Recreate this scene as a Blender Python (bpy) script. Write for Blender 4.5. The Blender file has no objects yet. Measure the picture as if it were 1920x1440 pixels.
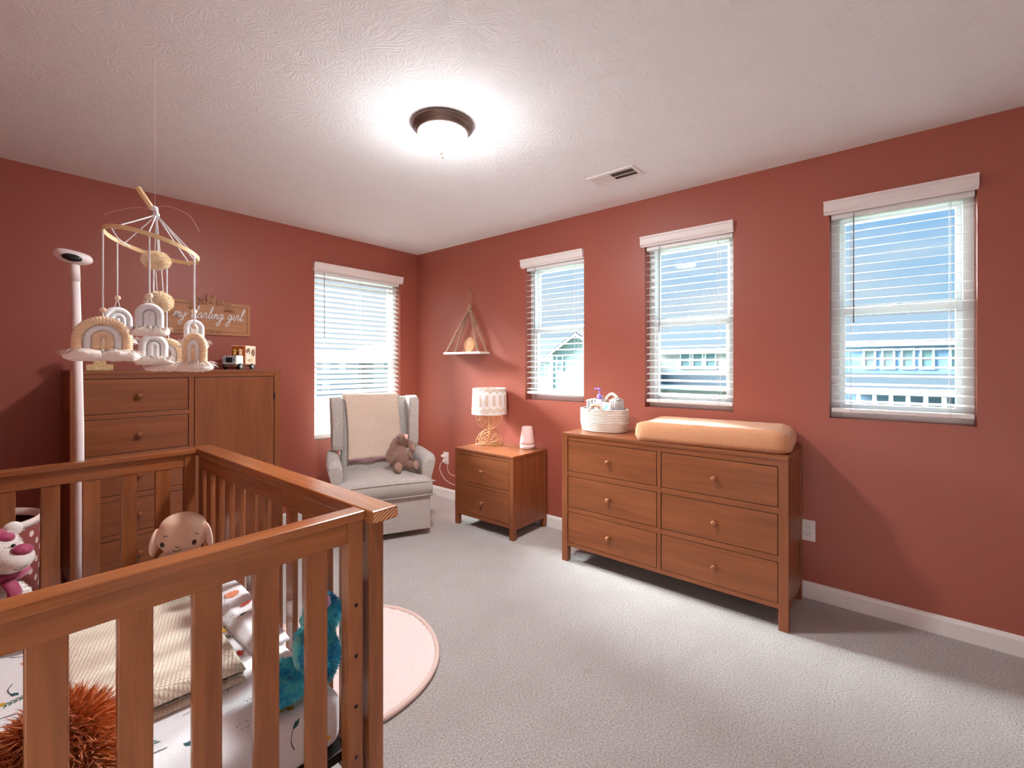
import bpy, bmesh, math, random
from math import sin, cos, pi, radians as Rd
from mathutils import Vector, Matrix, Euler, noise as mnoise
random.seed(7)
S = bpy.context.scene
COL = S.collection

# ------------------------------------------------------------------ materials
def srgb(r, g, b):
    def c(v):
        v /= 255.0
        return v / 12.92 if v <= 0.04045 else ((v + 0.055) / 1.055) ** 2.4
    return (c(r), c(g), c(b), 1.0)

class NT:
    def __init__(s, name):
        s.m = bpy.data.materials.new(name); s.m.use_nodes = True
        s.t = s.m.node_tree; s.t.nodes.clear()
        s.out = s.t.nodes.new('ShaderNodeOutputMaterial')
    def n(s, kind, props=None, **inp):
        nd = s.t.nodes.new(kind)
        for k, v in (props or {}).items(): setattr(nd, k, v)
        for k, v in inp.items(): s.set(nd, k.replace('_', ' '), v)
        return nd
    def set(s, nd, k, v):
        i = nd.inputs[int(k)] if k.strip().isdigit() else nd.inputs[k]
        if isinstance(v, bpy.types.NodeSocket): s.t.links.new(v, i)
        else: i.default_value = v
    def link(s, a, b): s.t.links.new(a, b)
    def ramp(s, fac, stops):
        r = s.t.nodes.new('ShaderNodeValToRGB'); s.link(fac, r.inputs[0])
        el = r.color_ramp.elements
        while len(el) < len(stops): el.new(0.5)
        for e, (p, c) in zip(el, stops): e.position = p; e.color = c
        return r.outputs[0]
    def mix(s, fac, a, b, mode='MIX'):
        m = s.t.nodes.new('ShaderNodeMix'); m.data_type = 'RGBA'; m.blend_type = mode
        for k, v in ((0, fac), (6, a), (7, b)):
            if isinstance(v, bpy.types.NodeSocket): s.link(v, m.inputs[k])
            else: m.inputs[k].default_value = v
        return m.outputs[2]
    def math(s, op, a, b=0.0, c=0.0):
        m = s.t.nodes.new('ShaderNodeMath'); m.operation = op
        for k, v in enumerate((a, b, c)):
            if isinstance(v, bpy.types.NodeSocket): s.link(v, m.inputs[k])
            else: m.inputs[k].default_value = v
        return m.outputs[0]
    def coords(s, scale=(1, 1, 1), rot=(0, 0, 0), rnd=False, kind='Object'):
        tc = s.n('ShaderNodeTexCoord').outputs[kind]
        if rnd:
            oi = s.n('ShaderNodeObjectInfo').outputs['Random']
            mu = s.math('MULTIPLY', oi, 13.7)
            va = s.n('ShaderNodeVectorMath', {'operation': 'ADD'}); s.link(tc, va.inputs[0])
            cb = s.n('ShaderNodeCombineXYZ'); [s.link(mu, cb.inputs[k]) for k in range(3)]
            s.link(cb.outputs[0], va.inputs[1]); tc = va.outputs[0]
        mp = s.n('ShaderNodeMapping'); s.link(tc, mp.inputs[0])
        mp.inputs['Scale'].default_value = scale; mp.inputs['Rotation'].default_value = rot
        return mp.outputs[0]
    def noise(s, vec, scale, detail=3.0, rough=0.5, dist=0.0):
        return s.n('ShaderNodeTexNoise', None, Vector=vec, Scale=scale, Detail=detail, Roughness=rough, Distortion=dist).outputs['Fac']
    def bump(s, h, strength=0.3, dist=0.01):
        return s.n('ShaderNodeBump', None, Height=h, Strength=strength, Distance=dist).outputs[0]
    def bsdf(s, color, rough=0.5, normal=None, spec=0.5, metal=0.0, sheen=0.0, **kw):
        b = s.n('ShaderNodeBsdfPrincipled', None, Base_Color=color, Roughness=rough, Metallic=metal)
        b.inputs['Specular IOR Level'].default_value = spec
        b.inputs['Sheen Weight'].default_value = sheen
        if normal is not None: s.link(normal, b.inputs['Normal'])
        for k, v in kw.items(): s.set(b, k.replace('_', ' '), v)
        s.link(b.outputs[0], s.out.inputs[0])
        return b

def plain(name, col, rough=0.5, spec=0.5, metal=0.0, bump=None, sheen=0.0, var=0.0):
    k = NT(name); nrm = None; c = col
    if bump: nrm = k.bump(k.noise(k.coords(), bump[0], 3), bump[1], bump[2])
    if var:
        f = k.noise(k.coords(rnd=True), 6.0, 3)
        c = k.mix(f, tuple(x * (1 - var) for x in col[:3]) + (1,), tuple(min(1, x * (1 + var)) for x in col[:3]) + (1,))
    k.bsdf(c, rough, nrm, spec, metal, sheen)
    return k.m

def wood(name, dark, light, axis, rough=0.36, fig=1.0):
    k = NT(name)
    a, b = 1.1 * fig, 13.0 * fig
    sc = {'X': (a, b, b), 'Y': (b, a, b), 'Z': (b, b, a)}[axis]
    v = k.coords(sc, rnd=True)
    f1 = k.noise(v, 1.6, 6, 0.6, 0.7)
    a2, b2 = 9.0, 260.0
    sc2 = {'X': (a2, b2, b2), 'Y': (b2, a2, b2), 'Z': (b2, b2, a2)}[axis]
    f2 = k.noise(k.coords(sc2, rnd=True), 1.0, 2)
    base = k.ramp(f1, [(0.30, dark), (0.52, tuple((x + y) / 2 for x, y in zip(dark, light))), (0.74, light)])
    col = k.mix(k.math('MULTIPLY', f2, 0.28), base, tuple(x * 0.45 for x in dark[:3]) + (1,))
    k.bsdf(col, rough, k.bump(f2, 0.06, 0.002), 0.45)
    return k.m

def fabric(name, c1, c2, scale=420.0, bump=0.4, rough=0.9, sheen=0.25, stretch=(1, 1, 1), patch=0.1):
    k = NT(name)
    f = k.noise(k.coords(stretch), scale, 2, 0.6)
    col = k.mix(k.ramp(f, [(0.35, (0, 0, 0, 1)), (0.65, (1, 1, 1, 1))]), c1, c2)
    p = k.noise(k.coords(), 7.0, 3)
    col = k.mix(k.math('MULTIPLY', p, patch), col, tuple(x * 0.55 for x in c1[:3]) + (1,))
    k.bsdf(col, rough, k.bump(f, bump, 0.003), 0.25, 0, sheen)
    return k.m

MAT = {}
# painted walls
k = NT('terracotta_paint')
f = k.noise(k.coords(), 260, 3)
f0 = k.noise(k.coords(), 1.3, 2)
col = k.mix(f0, srgb(154, 82, 67), srgb(160, 86, 71))
k.bsdf(col, 0.42, k.bump(f, 0.08, 0.002), 0.35)
MAT['wall'] = k.m

# stomped ceiling: bursts of brush strokes radiating from scattered centres
k = NT('stomped_ceiling')
def stomp(scale, seed):
    tc = k.coords((1, 1, 0.0001))
    wob = k.n('ShaderNodeTexNoise', None, Vector=tc, Scale=3.2, Detail=2.0).outputs['Color']
    ad = k.n('ShaderNodeVectorMath', {'operation': 'MULTIPLY_ADD'}); k.link(wob, ad.inputs[0])
    ad.inputs[1].default_value = (0.12, 0.12, 0); k.link(tc, ad.inputs[2])
    of = k.n('ShaderNodeVectorMath', {'operation': 'ADD'}); k.link(ad.outputs[0], of.inputs[0]); of.inputs[1].default_value = (seed, seed * 1.7, 0)
    vo = k.n('ShaderNodeTexVoronoi', {'voronoi_dimensions': '2D'}, Vector=of.outputs[0], Scale=scale)
    sub = k.n('ShaderNodeVectorMath', {'operation': 'SUBTRACT'}); k.link(of.outputs[0], sub.inputs[0]); k.link(vo.outputs['Position'], sub.inputs[1])
    sx = k.n('ShaderNodeSeparateXYZ'); k.link(sub.outputs[0], sx.inputs[0])
    ang = k.math('ARCTAN2', sx.outputs[1], sx.outputs[0])
    cb = k.n('ShaderNodeCombineXYZ'); k.link(k.math('MULTIPLY', ang, 7.0), cb.inputs[0])
    k.link(k.math('MULTIPLY', vo.outputs['Distance'], 14.0 / 5), cb.inputs[1])
    k.link(k.math('MULTIPLY', vo.outputs['Color'], 30.0), cb.inputs[2])
    n = k.noise(cb.outputs[0], 1.3, 3, 0.6)
    fade = k.ramp(vo.outputs['Distance'], [(0.02, (0, 0, 0, 1)), (0.12, (1, 1, 1, 1)), (0.75, (0.35, 0.35, 0.35, 1))])
    return k.math('MULTIPLY', k.ramp(n, [(0.46, (0, 0, 0, 1)), (0.60, (1, 1, 1, 1))]), fade)
h = k.math('MAXIMUM', stomp(4.5, 0.0), stomp(5.5, 4.3))
h2 = k.noise(k.coords(), 90, 3)
hh = k.math('ADD', h, k.math('MULTIPLY', h2, 0.25))
k.bsdf(srgb(246, 248, 250), 0.85, k.bump(hh, 0.42, 0.004), 0.2)
MAT['ceiling'] = k.m

# cut pile carpet
k = NT('carpet_pile')
f = k.noise(k.coords(), 330, 3, 0.7)
f2 = k.noise(k.coords(), 150, 2, 0.6)
f3 = k.noise(k.coords((1, 1.4, 1)), 2.6, 3, 0.55, 0.4)
c = k.mix(k.ramp(k.math('MULTIPLY_ADD', f, 0.45, k.math('MULTIPLY', f2, 0.55)), [(0.36, (0, 0, 0, 1)), (0.56, (1, 1, 1, 1))]), srgb(158, 146, 142), srgb(240, 231, 227))
c = k.mix(k.ramp(f3, [(0.40, (0, 0, 0, 1)), (0.62, (0.22, 0.22, 0.22, 1))]), c, srgb(186, 170, 164))
# small stains
vo = k.n('ShaderNodeTexVoronoi', None, Vector=k.coords(), Scale=1.15)
st = k.ramp(vo.outputs['Distance'], [(0.0, (0.42, 0.42, 0.42, 1)), (0.035, (0, 0, 0, 1))])
c = k.mix(st, c, srgb(168, 128, 104))
k.bsdf(c, 0.95, k.bump(k.math('ADD', f, f2), 0.9, 0.012), 0.1, 0, 0.3)
MAT['carpet'] = k.m

MAT['white'] = plain('white_semigloss', srgb(236, 232, 230), 0.4)
MAT['vinyl'] = plain('white_vinyl', srgb(235, 238, 238), 0.35)
MAT['slat'] = plain('faux_wood_slat_white', srgb(238, 238, 238), 0.45)
MAT['valance'] = plain('valance_white', srgb(240, 232, 229), 0.45)
MAT['cord'] = plain('blind_cord', srgb(225, 225, 225), 0.8)
MAT['wand'] = plain('grey_wand', srgb(150, 150, 156), 0.3)
k = NT('window_glass')
fr = k.n('ShaderNodeLayerWeight', None, Blend=0.12).outputs['Fresnel']
mx = k.n('ShaderNodeMixShader'); k.link(k.math('MULTIPLY', fr, 0.6), mx.inputs[0])
tr = k.n('ShaderNodeBsdfTransparent', None, Color=(0.95, 0.985, 0.975, 1)); gl = k.n('ShaderNodeBsdfGlossy', None, Roughness=0.02)
k.link(tr.outputs[0], mx.inputs[1]); k.link(gl.outputs[0], mx.inputs[2]); k.link(mx.outputs[0], k.out.inputs[0])
MAT['glass'] = k.m
# woods
fd, fl = srgb(122, 67, 36), srgb(150, 86, 49)
for ax in 'XYZ': MAT['oak' + ax] = wood('honey_brown_wood_' + ax.lower(), fd, fl, ax)
cd, cl = srgb(122, 66, 34), srgb(162, 96, 54)
for ax in 'XYZ': MAT['pine' + ax] = wood('chestnut_pine_' + ax.lower(), cd, cl, ax, 0.22)
# end grain of the crib rail
k = NT('pine_end_grain')
v = k.coords((1, 1, 1))
w = k.n('ShaderNodeTexWave', {'wave_type': 'RINGS', 'rings_direction': 'Y'}, Vector=k.coords((1, 1, 1), kind='Object'), Scale=40.0, Distortion=0.9, Detail=1.0)
mp = w.inputs['Vector'].links[0].from_node; mp.inputs['Location'].default_value = (0.9, 0, -1.1) if False else (-0.50, 0, -0.72)
k.bsdf(k.ramp(w.outputs['Color'], [(0.25, srgb(134, 70, 38)), (0.6, srgb(222, 162, 114))]), 0.5)
MAT['endgrain'] = k.m
MAT['gap_shade'] = plain('gap_shade_brown', srgb(46, 24, 14), 0.8)
MAT['black'] = plain('black_plastic', srgb(18, 17, 18), 0.3)
MAT['bolt'] = plain('dark_bolt', srgb(40, 30, 26), 0.35, metal=0.7)
MAT['brass'] = plain('brushed_brass', srgb(196, 150, 96), 0.3, metal=1.0)
MAT['bronze'] = plain('brushed_bronze', srgb(120, 100, 92), 0.38, metal=0.85, bump=(300, 0.1, 0.002))
MAT['tweed'] = fabric('grey_beige_tweed', srgb(152, 142, 136), srgb(212, 204, 198), 300, 0.45, stretch=(1, 1, 0.45))
MAT['sherpa'] = plain('cream_sherpa', srgb(236, 214, 196), 0.95, 0.1, sheen=0.3, bump=(160, 0.8, 0.01))
MAT['mauve'] = fabric('mauve_binding', srgb(150, 104, 112), srgb(180, 134, 140), 200)
MAT['bunny'] = fabric('taupe_brown_plush', srgb(132, 98, 84), srgb(166, 128, 112), 380, 0.5, sheen=0.5)
MAT['bunny_ear'] = fabric('light_taupe_plush', srgb(150, 114, 98), srgb(176, 140, 122), 380, 0.5, sheen=0.5)
MAT['pinknose'] = plain('pink_plush_nose', srgb(236, 182, 172), 0.7)
MAT['peach_muslin'] = None
k = NT('peach_muslin')
v = k.coords((40, 120, 40)); f = k.noise(v, 1.0, 4, 0.6, 0.8)
v2 = k.coords((170, 40, 90)); f2 = k.noise(v2, 1.0, 3, 0.6, 0.6)
hh = k.math('ADD', f, f2)
k.bsdf(k.mix(f2, srgb(196, 136, 98), srgb(216, 156, 116)), 0.85, k.bump(hh, 0.55, 0.006), 0.2, 0, 0.2)
MAT['peach_muslin'] = k.m
MAT['rope'] = fabric('cream_cotton_rope', srgb(214, 200, 186), srgb(240, 228, 218), 500, 0.3)
MAT['leather'] = plain('tan_leather', srgb(206, 168, 140), 0.6)
MAT['paper_white'] = plain('diaper_white', srgb(240, 240, 238), 0.8, bump=(120, 0.3, 0.004))
MAT['lilac'] = plain('lilac_pump_plastic', srgb(160, 128, 208), 0.35)
MAT['bottle'] = plain('milky_bottle_plastic', srgb(232, 226, 240), 0.35)
MAT['teal'] = plain('teal_print', srgb(70, 176, 190), 0.5)
MAT['green'] = plain('green_print', srgb(60, 186, 150), 0.5)
MAT['greyfelt'] = fabric('grey_lining', srgb(140, 140, 142), srgb(166, 166, 168), 300)
MAT['rattan'] = plain('rattan', srgb(208, 158, 108), 0.55, var=0.2)
MAT['macrame'] = fabric('brown_cotton_macrame', srgb(150, 112, 86), srgb(190, 150, 120), 600, 0.3)
MAT['gold_glitter'] = None
k = NT('gold_glitter')
vo = k.n('ShaderNodeTexVoronoi', None, Vector=k.coords(), Scale=420)
k.bsdf(k.mix(k.ramp(vo.outputs['Color'], [(0.3, (0, 0, 0, 1)), (0.8, (1, 1, 1, 1))]), srgb(196, 160, 96), srgb(246, 224, 176)), 0.4, k.bump(vo.outputs['Distance'], 0.6, 0.003), 0.6, 0.35)
MAT['gold_glitter'] = k.m
MAT['plywood'] = wood('light_plywood_x', srgb(196, 140, 100), srgb(222, 168, 126), 'X', 0.5)
MAT['signwood'] = wood('sign_wood_x', srgb(172, 116, 78), srgb(196, 140, 98), 'X', 0.55, 2.0)
MAT['engrave'] = plain('burnt_engraving', srgb(116, 70, 46), 0.8)
MAT['yarn_white'] = fabric('white_cotton_yarn', srgb(224, 224, 228), srgb(246, 246, 248), 600, 0.3)
MAT['yarn_tan'] = fabric('tan_cotton_yarn', srgb(222, 186, 148), srgb(242, 212, 178), 700, 0.3)
MAT['fringe'] = plain('cream_fringe', srgb(246, 236, 228), 0.9, var=0.08)
MAT['pompom'] = plain('beige_pompom_wool', srgb(250, 230, 202), 0.9, sheen=0.3, var=0.1)
MAT['bead'] = plain('pale_wood_bead', srgb(236, 206, 180), 0.45)
MAT['hoop'] = plain('bamboo_hoop', srgb(222, 186, 140), 0.45, var=0.06)
MAT['clear'] = plain('clear_nylon', srgb(226, 216, 214), 0.25)
MAT['sheet'] = fabric('white_cotton_sheet', srgb(228, 226, 230), srgb(240, 238, 240), 500, 0.15, patch=0.05)
k = NT('waffle_knit')
def tri(axis_out, n):
    return k.math('ABSOLUTE', k.math('SINE', k.math('MULTIPLY', axis_out, n)))
sp = k.n('ShaderNodeSeparateXYZ'); k.link(k.coords((1, 1, 1), (0, 0, 0.35)), sp.inputs[0])
wk = k.math('MULTIPLY', tri(sp.outputs[0], 330), tri(sp.outputs[1], 330))
fz = k.noise(k.coords(), 500, 2)
k.bsdf(k.mix(wk, srgb(212, 194, 174), srgb(232, 215, 196)), 0.92, k.bump(k.math('ADD', wk, fz), 0.6, 0.004), 0.15, 0, 0.25)
MAT['knit'] = k.m
MAT['sherpa_grey'] = plain('grey_sherpa', srgb(200, 188, 178), 0.95, 0.1, bump=(110, 0.9, 0.012), var=0.2)
for nm, c in (('mustard', (206, 152, 52)), ('leafteal', (58, 92, 96)), ('coral', (218, 138, 104)), ('redp', (206, 76, 62)), ('ink', (52, 58, 70)), ('sage', (92, 120, 100)), ('pinkp', (236, 196, 190))):
    MAT[nm] = plain(nm + '_cotton_print', srgb(*c), 0.85, 0.15)
k = NT('turquoise_plush')
f = k.noise(k.coords(), 22, 3, 0.6)
f2 = k.noise(k.coords(), 140, 2)
c = k.ramp(f, [(0.34, srgb(30, 110, 196)), (0.46, srgb(40, 176, 208)), (0.60, srgb(96, 220, 226))])
k.bsdf(k.mix(k.math('MULTIPLY', f2, 0.35), c, srgb(24, 130, 170)), 0.85, None, 0.2, 0, 0.3)
MAT['turq'] = k.m
MAT['turq_light'] = fabric('pale_turquoise_plush', srgb(70, 190, 196), srgb(130, 208, 206), 90, 0.3, sheen=0.3)
MAT['lav'] = plain('lavender_felt', srgb(186, 158, 186), 0.8)
MAT['orange_fur'] = plain('rust_orange_fur', srgb(196, 108, 46), 0.8, sheen=0.2, var=0.45)
MAT['tan_plush'] = fabric('peach_tan_plush', srgb(218, 176, 148), srgb(236, 198, 172), 300, 0.25, sheen=0.35)
MAT['tan_ear'] = fabric('pale_peach_plush', srgb(238, 200, 178), srgb(248, 218, 198), 300, 0.25, sheen=0.3)
MAT['darkeye'] = plain('dark_brown_eye', srgb(44, 22, 22), 0.25)
MAT['magenta'] = plain('magenta_velour', srgb(150, 32, 78), 0.6, sheen=0.4, bump=(120, 0.4, 0.006))
MAT['creamplush'] = fabric('cream_white_plush', srgb(214, 204, 200), srgb(240, 230, 224), 260, 0.4, sheen=0.3)
k = NT('polka_dot_canvas')
vo = k.n('ShaderNodeTexVoronoi', {'feature': 'F1'}, Vector=k.coords((1, 1, 1), kind='UV'), Scale=1.0)
vo.inputs['Randomness'].default_value = 0.0; vo.voronoi_dimensions = '2D'
dot = k.ramp(vo.outputs['Distance'], [(0.21, (1, 1, 1, 1)), (0.24, (0, 0, 0, 1))])
k.bsdf(k.mix(dot, srgb(158, 78, 72), srgb(238, 220, 212)), 0.85)
MAT['polka'] = k.m
MAT['maroon'] = plain('maroon_lining', srgb(120, 36, 34), 0.85)
MAT['dusty_pink'] = None
k = NT('dusty_pink_quilt')
k.bsdf(k.mix(k.noise(k.coords(), 60, 3), srgb(228, 208, 204), srgb(240, 224, 220)), 0.88, k.bump(k.noise(k.coords(), 45, 3), 0.35, 0.006), 0.2, 0, 0.2)
MAT['dusty_pink'] = k.m
MAT['pink_edge'] = plain('pink_bias_binding', srgb(222, 196, 186), 0.85, bump=(200, 0.3, 0.003))
k = NT('frosted_lit_glass')      # bulbs inside: the bottom of the bowl glows more than its rim
sp = k.n('ShaderNodeSeparateXYZ'); k.link(k.n('ShaderNodeNewGeometry').outputs['Normal'], sp.inputs[0])
dn = k.math('MULTIPLY_ADD', k.math('POWER', k.math('MAXIMUM', k.math('MULTIPLY', sp.outputs[2], -1.0), 0.0), 4.0), 0.98, 0.02)
e0 = k.n('ShaderNodeEmission', None, Color=(0.98, 0.99, 1.0, 1)); e = k.n('ShaderNodeMath', {'operation': 'MULTIPLY'}); k.link(dn, e.inputs[0]); k.link(e.outputs[0], e0.inputs['Strength'])
k.link(e0.outputs[0], k.out.inputs[0])
MAT['lamp_glass'] = k.m; LAMP_E = e.inputs[1]
MAT['nightlight'] = plain('frosted_blush_plastic', srgb(246, 216, 212), 0.5)
MAT['nightbase'] = plain('white_plastic', srgb(238, 226, 224), 0.45)
MAT['shade'] = fabric('white_linen_shade', srgb(234, 226, 222), srgb(248, 242, 238), 300, 0.3)
MAT['tuft'] = fabric('beige_tufting', srgb(212, 180, 148), srgb(228, 198, 168), 300, 0.3)
# toy truck
k = NT('zebra_print')
w = k.n('ShaderNodeTexWave', {'bands_direction': 'Y'}, Vector=k.coords((1, 1, 1)), Scale=17.0, Distortion=1.5, Detail=1.0)
k.bsdf(k.ramp(w.outputs['Color'], [(0.45, srgb(28, 26, 28)), (0.55, srgb(236, 230, 226))]), 0.5)
MAT['zebra'] = k.m
MAT['pale_ply'] = plain('pale_beech', srgb(244, 196, 158), 0.5, var=0.06)
MAT['dark_cut'] = plain('cut_out_recess', srgb(130, 84, 66), 0.8)
MAT['leopard'] = None
k = NT('rust_leopard'); vo = k.n('ShaderNodeTexVoronoi', None, Vector=k.coords(), Scale=90)
k.bsdf(k.ramp(vo.outputs['Distance'], [(0.3, srgb(120, 56, 24)), (0.5, srgb(184, 100, 44))]), 0.6); MAT['leopard'] = k.m
MAT['giraffe'] = plain('yellow_figure_paint', srgb(196, 156, 72), 0.5)
MAT['tyre'] = plain('black_toy_tyre', srgb(20, 20, 24), 0.45)
MAT['hub'] = plain('grey_toy_hub', srgb(170, 172, 176), 0.4)
# outside
def siding(name, c1, c2):
    k = NT(name)
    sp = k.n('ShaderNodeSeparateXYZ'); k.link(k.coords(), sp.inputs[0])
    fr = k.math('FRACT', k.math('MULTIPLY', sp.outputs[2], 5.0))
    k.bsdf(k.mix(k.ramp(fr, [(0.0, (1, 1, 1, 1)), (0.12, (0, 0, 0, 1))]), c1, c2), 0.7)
    return k.m
MAT['siding_blue'] = siding('blue_grey_siding', srgb(128, 156, 184), srgb(104, 130, 158))
MAT['siding_beige'] = siding('greige_siding', srgb(196, 192, 184), srgb(170, 166, 160))
MAT['siding_green'] = siding('sage_grey_siding', srgb(150, 168, 164), srgb(128, 146, 142))
MAT['siding_white'] = siding('white_siding', srgb(186, 190, 190), srgb(166, 170, 170))
def shingles(name, c1, c2):
    k = NT(name); k.bsdf(k.mix(k.noise(k.coords((1, 1, 3)), 9, 3), c1, c2), 0.9); return k.m
MAT['roof'] = shingles('grey_blue_shingles', srgb(50, 60, 68), srgb(60, 71, 80))
MAT['roof2'] = shingles('slate_shingles', srgb(52, 60, 67), srgb(64, 73, 80))
MAT['trim'] = plain('exterior_white_trim', srgb(244, 246, 246), 0.5)
MAT['pane'] = plain('dark_house_glass', srgb(120, 150, 150), 0.1, 0.8)
MAT['garage'] = plain('white_garage_door', srgb(238, 240, 240), 0.5)
MAT['lawn'] = plain('lawn_grass', srgb(76, 92, 60), 0.95, var=0.25)
MAT['asphalt'] = plain('pale_asphalt', srgb(120, 122, 124), 0.9, var=0.08)

# ------------------------------------------------------------------ mesh helpers
def newbm(): return bmesh.new()

def box(bm, p0, p1, bev=0.0, seg=2, mi=0):
    p0, p1 = [min(a, b) for a, b in zip(p0, p1)], [max(a, b) for a, b in zip(p0, p1)]
    r = bmesh.ops.create_cube(bm, size=1.0)
    vs = r['verts']
    for v in vs:
        v.co = Vector([p0[i] + (v.co[i] + 0.5) * (p1[i] - p0[i]) for i in range(3)])
    fs = set(f for v in vs for f in v.link_faces)
    for f in fs: f.material_index = mi
    if bev > 0:
        es = set(e for f in fs for e in f.edges)
        bev = min(bev, 0.49 * min(p1[i] - p0[i] for i in range(3)))
        rr = bmesh.ops.bevel(bm, geom=list(es), offset=bev, segments=seg, profile=0.5, affect='EDGES')
        for f in rr['faces']: f.material_index = mi
    return bm

def tube(bm, pts, r, seg=8, closed=False, mi=0, flat=None):
    pts = [Vector(p) for p in pts]; n = len(pts)
    rs = r if isinstance(r, (list, tuple)) else [r] * n
    rings = []; up = None
    for i, p in enumerate(pts):
        a = pts[i - 1] if (i > 0 or closed) else p
        b = pts[(i + 1) % n] if (i < n - 1 or closed) else p
        t = (b - a).normalized() if (b - a).length > 1e-9 else Vector((0, 0, 1))
        if up is None:
            up = Vector((0, 0, 1)) if abs(t.z) < 0.9 else Vector((0, 1, 0))
        x = t.cross(up)
        if x.length < 1e-6: x = t.orthogonal()
        x.normalize(); y = x.cross(t).normalized(); up = y
        fx, fy = flat if flat else (1, 1)
        rings.append([bm.verts.new(p + (x * cos(2 * pi * j / seg) * fx + y * sin(2 * pi * j / seg) * fy) * rs[i]) for j in range(seg)])
    m = n if closed else n - 1
    for i in range(m):
        A, B = rings[i], rings[(i + 1) % n]
        for j in range(seg):
            f = bm.faces.new((A[j], A[(j + 1) % seg], B[(j + 1) % seg], B[j])); f.material_index = mi; f.smooth = True
    if not closed:
        for ring in (rings[0][::-1], rings[-1]):
            try:
                f = bm.faces.new(ring); f.material_index = mi
            except ValueError: pass
    return bm

def lathe(bm, prof, seg=32, c=(0, 0, 0), mi=0, smooth=True, sx=1.0, sy=1.0):
    rings = []
    for r, z in prof:
        if r < 1e-6: rings.append([bm.verts.new((c[0], c[1], c[2] + z))])
        else: rings.append([bm.verts.new((c[0] + r * sx * cos(2 * pi * j / seg), c[1] + r * sy * sin(2 * pi * j / seg), c[2] + z)) for j in range(seg)])
    for A, B in zip(rings, rings[1:]):
        for j in range(seg):
            q = [A[j % len(A)], A[(j + 1) % len(A)], B[(j + 1) % len(B)], B[j % len(B)]]
            u = []
            for v in q:
                if v not in u: u.append(v)
            if len(u) > 2:
                f = bm.faces.new(u); f.material_index = mi; f.smooth = smooth
    return bm

def loft(bm, secs, mi=0, smooth=True, cap=True):
    R = [[bm.verts.new(p) for p in s] for s in secs]; n = len(secs[0])
    for A, B in zip(R, R[1:]):
        for j in range(n):
            f = bm.faces.new((A[j], A[(j + 1) % n], B[(j + 1) % n], B[j])); f.material_index = mi; f.smooth = smooth
    if cap:
        for s in (R[0][::-1], R[-1]):
            f = bm.faces.new(s); f.material_index = mi
    return bm

def prism(bm, poly, fn0, fn1, mi=0, bev=0.0, seg=2):
    """poly of 2D points; fn0/fn1 map (a,b) to 3D for the two ends"""
    A = [bm.verts.new(fn0(*p)) for p in poly]; B = [bm.verts.new(fn1(*p)) for p in poly]
    fs = [bm.faces.new(A[::-1]), bm.faces.new(B)]; n = len(poly)
    for j in range(n): fs.append(bm.faces.new((A[j], A[(j + 1) % n], B[(j + 1) % n], B[j])))
    for f in fs: f.material_index = mi
    if bev:
        es = set(e for f in fs for e in f.edges)
        rr = bmesh.ops.bevel(bm, geom=list(es), offset=bev, segments=seg, profile=0.5, affect='EDGES')
        for f in rr['faces']: f.smooth = True; f.material_index = mi
    return bm

def ell(bm, c, r, rot=(0, 0, 0), seg=20, rings=12, mi=0):
    M = Matrix.Translation(c) @ Euler(rot).to_matrix().to_4x4() @ Matrix.Diagonal((r[0], r[1], r[2], 1))
    g = bmesh.ops.create_uvsphere(bm, u_segments=seg, v_segments=rings, radius=1.0, matrix=M)
    for v in g['verts']:
        for f in v.link_faces: f.smooth = True; f.material_index = mi
    return bm

def disc(bm, c, r, nrm, th=0.001, seg=20, mi=0, sx=1.0, sy=1.0, up=(0, 0, 1)):
    n = Vector(nrm).normalized(); u = Vector(up); x = u.cross(n)
    if x.length < 1e-4: x = Vector((1, 0, 0))
    x.normalize(); y = n.cross(x)
    poly = [(r * sx * cos(2 * pi * j / seg), r * sy * sin(2 * pi * j / seg)) for j in range(seg)]
    c = Vector(c)
    return prism(bm, poly, lambda a, b: c + x * a + y * b, lambda a, b: c + x * a + y * b + n * th, mi)

def catmull(P, n=6, closed=False):
    P = [Vector(p) for p in P]; out = []; m = len(P)
    for i in range(m if closed else m - 1):
        p0 = P[(i - 1) % m] if (closed or i > 0) else P[i]
        p1 = P[i]; p2 = P[(i + 1) % m]
        p3 = P[(i + 2) % m] if (closed or i < m - 2) else p2
        for k in range(n):
            t = k / n
            out.append(0.5 * ((2 * p1) + (p2 - p0) * t + (2 * p0 - 5 * p1 + 4 * p2 - p3) * t * t + (3 * p1 - p0 - 3 * p2 + p3) * t ** 3))
    if not closed: out.append(P[-1])
    return out

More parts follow.
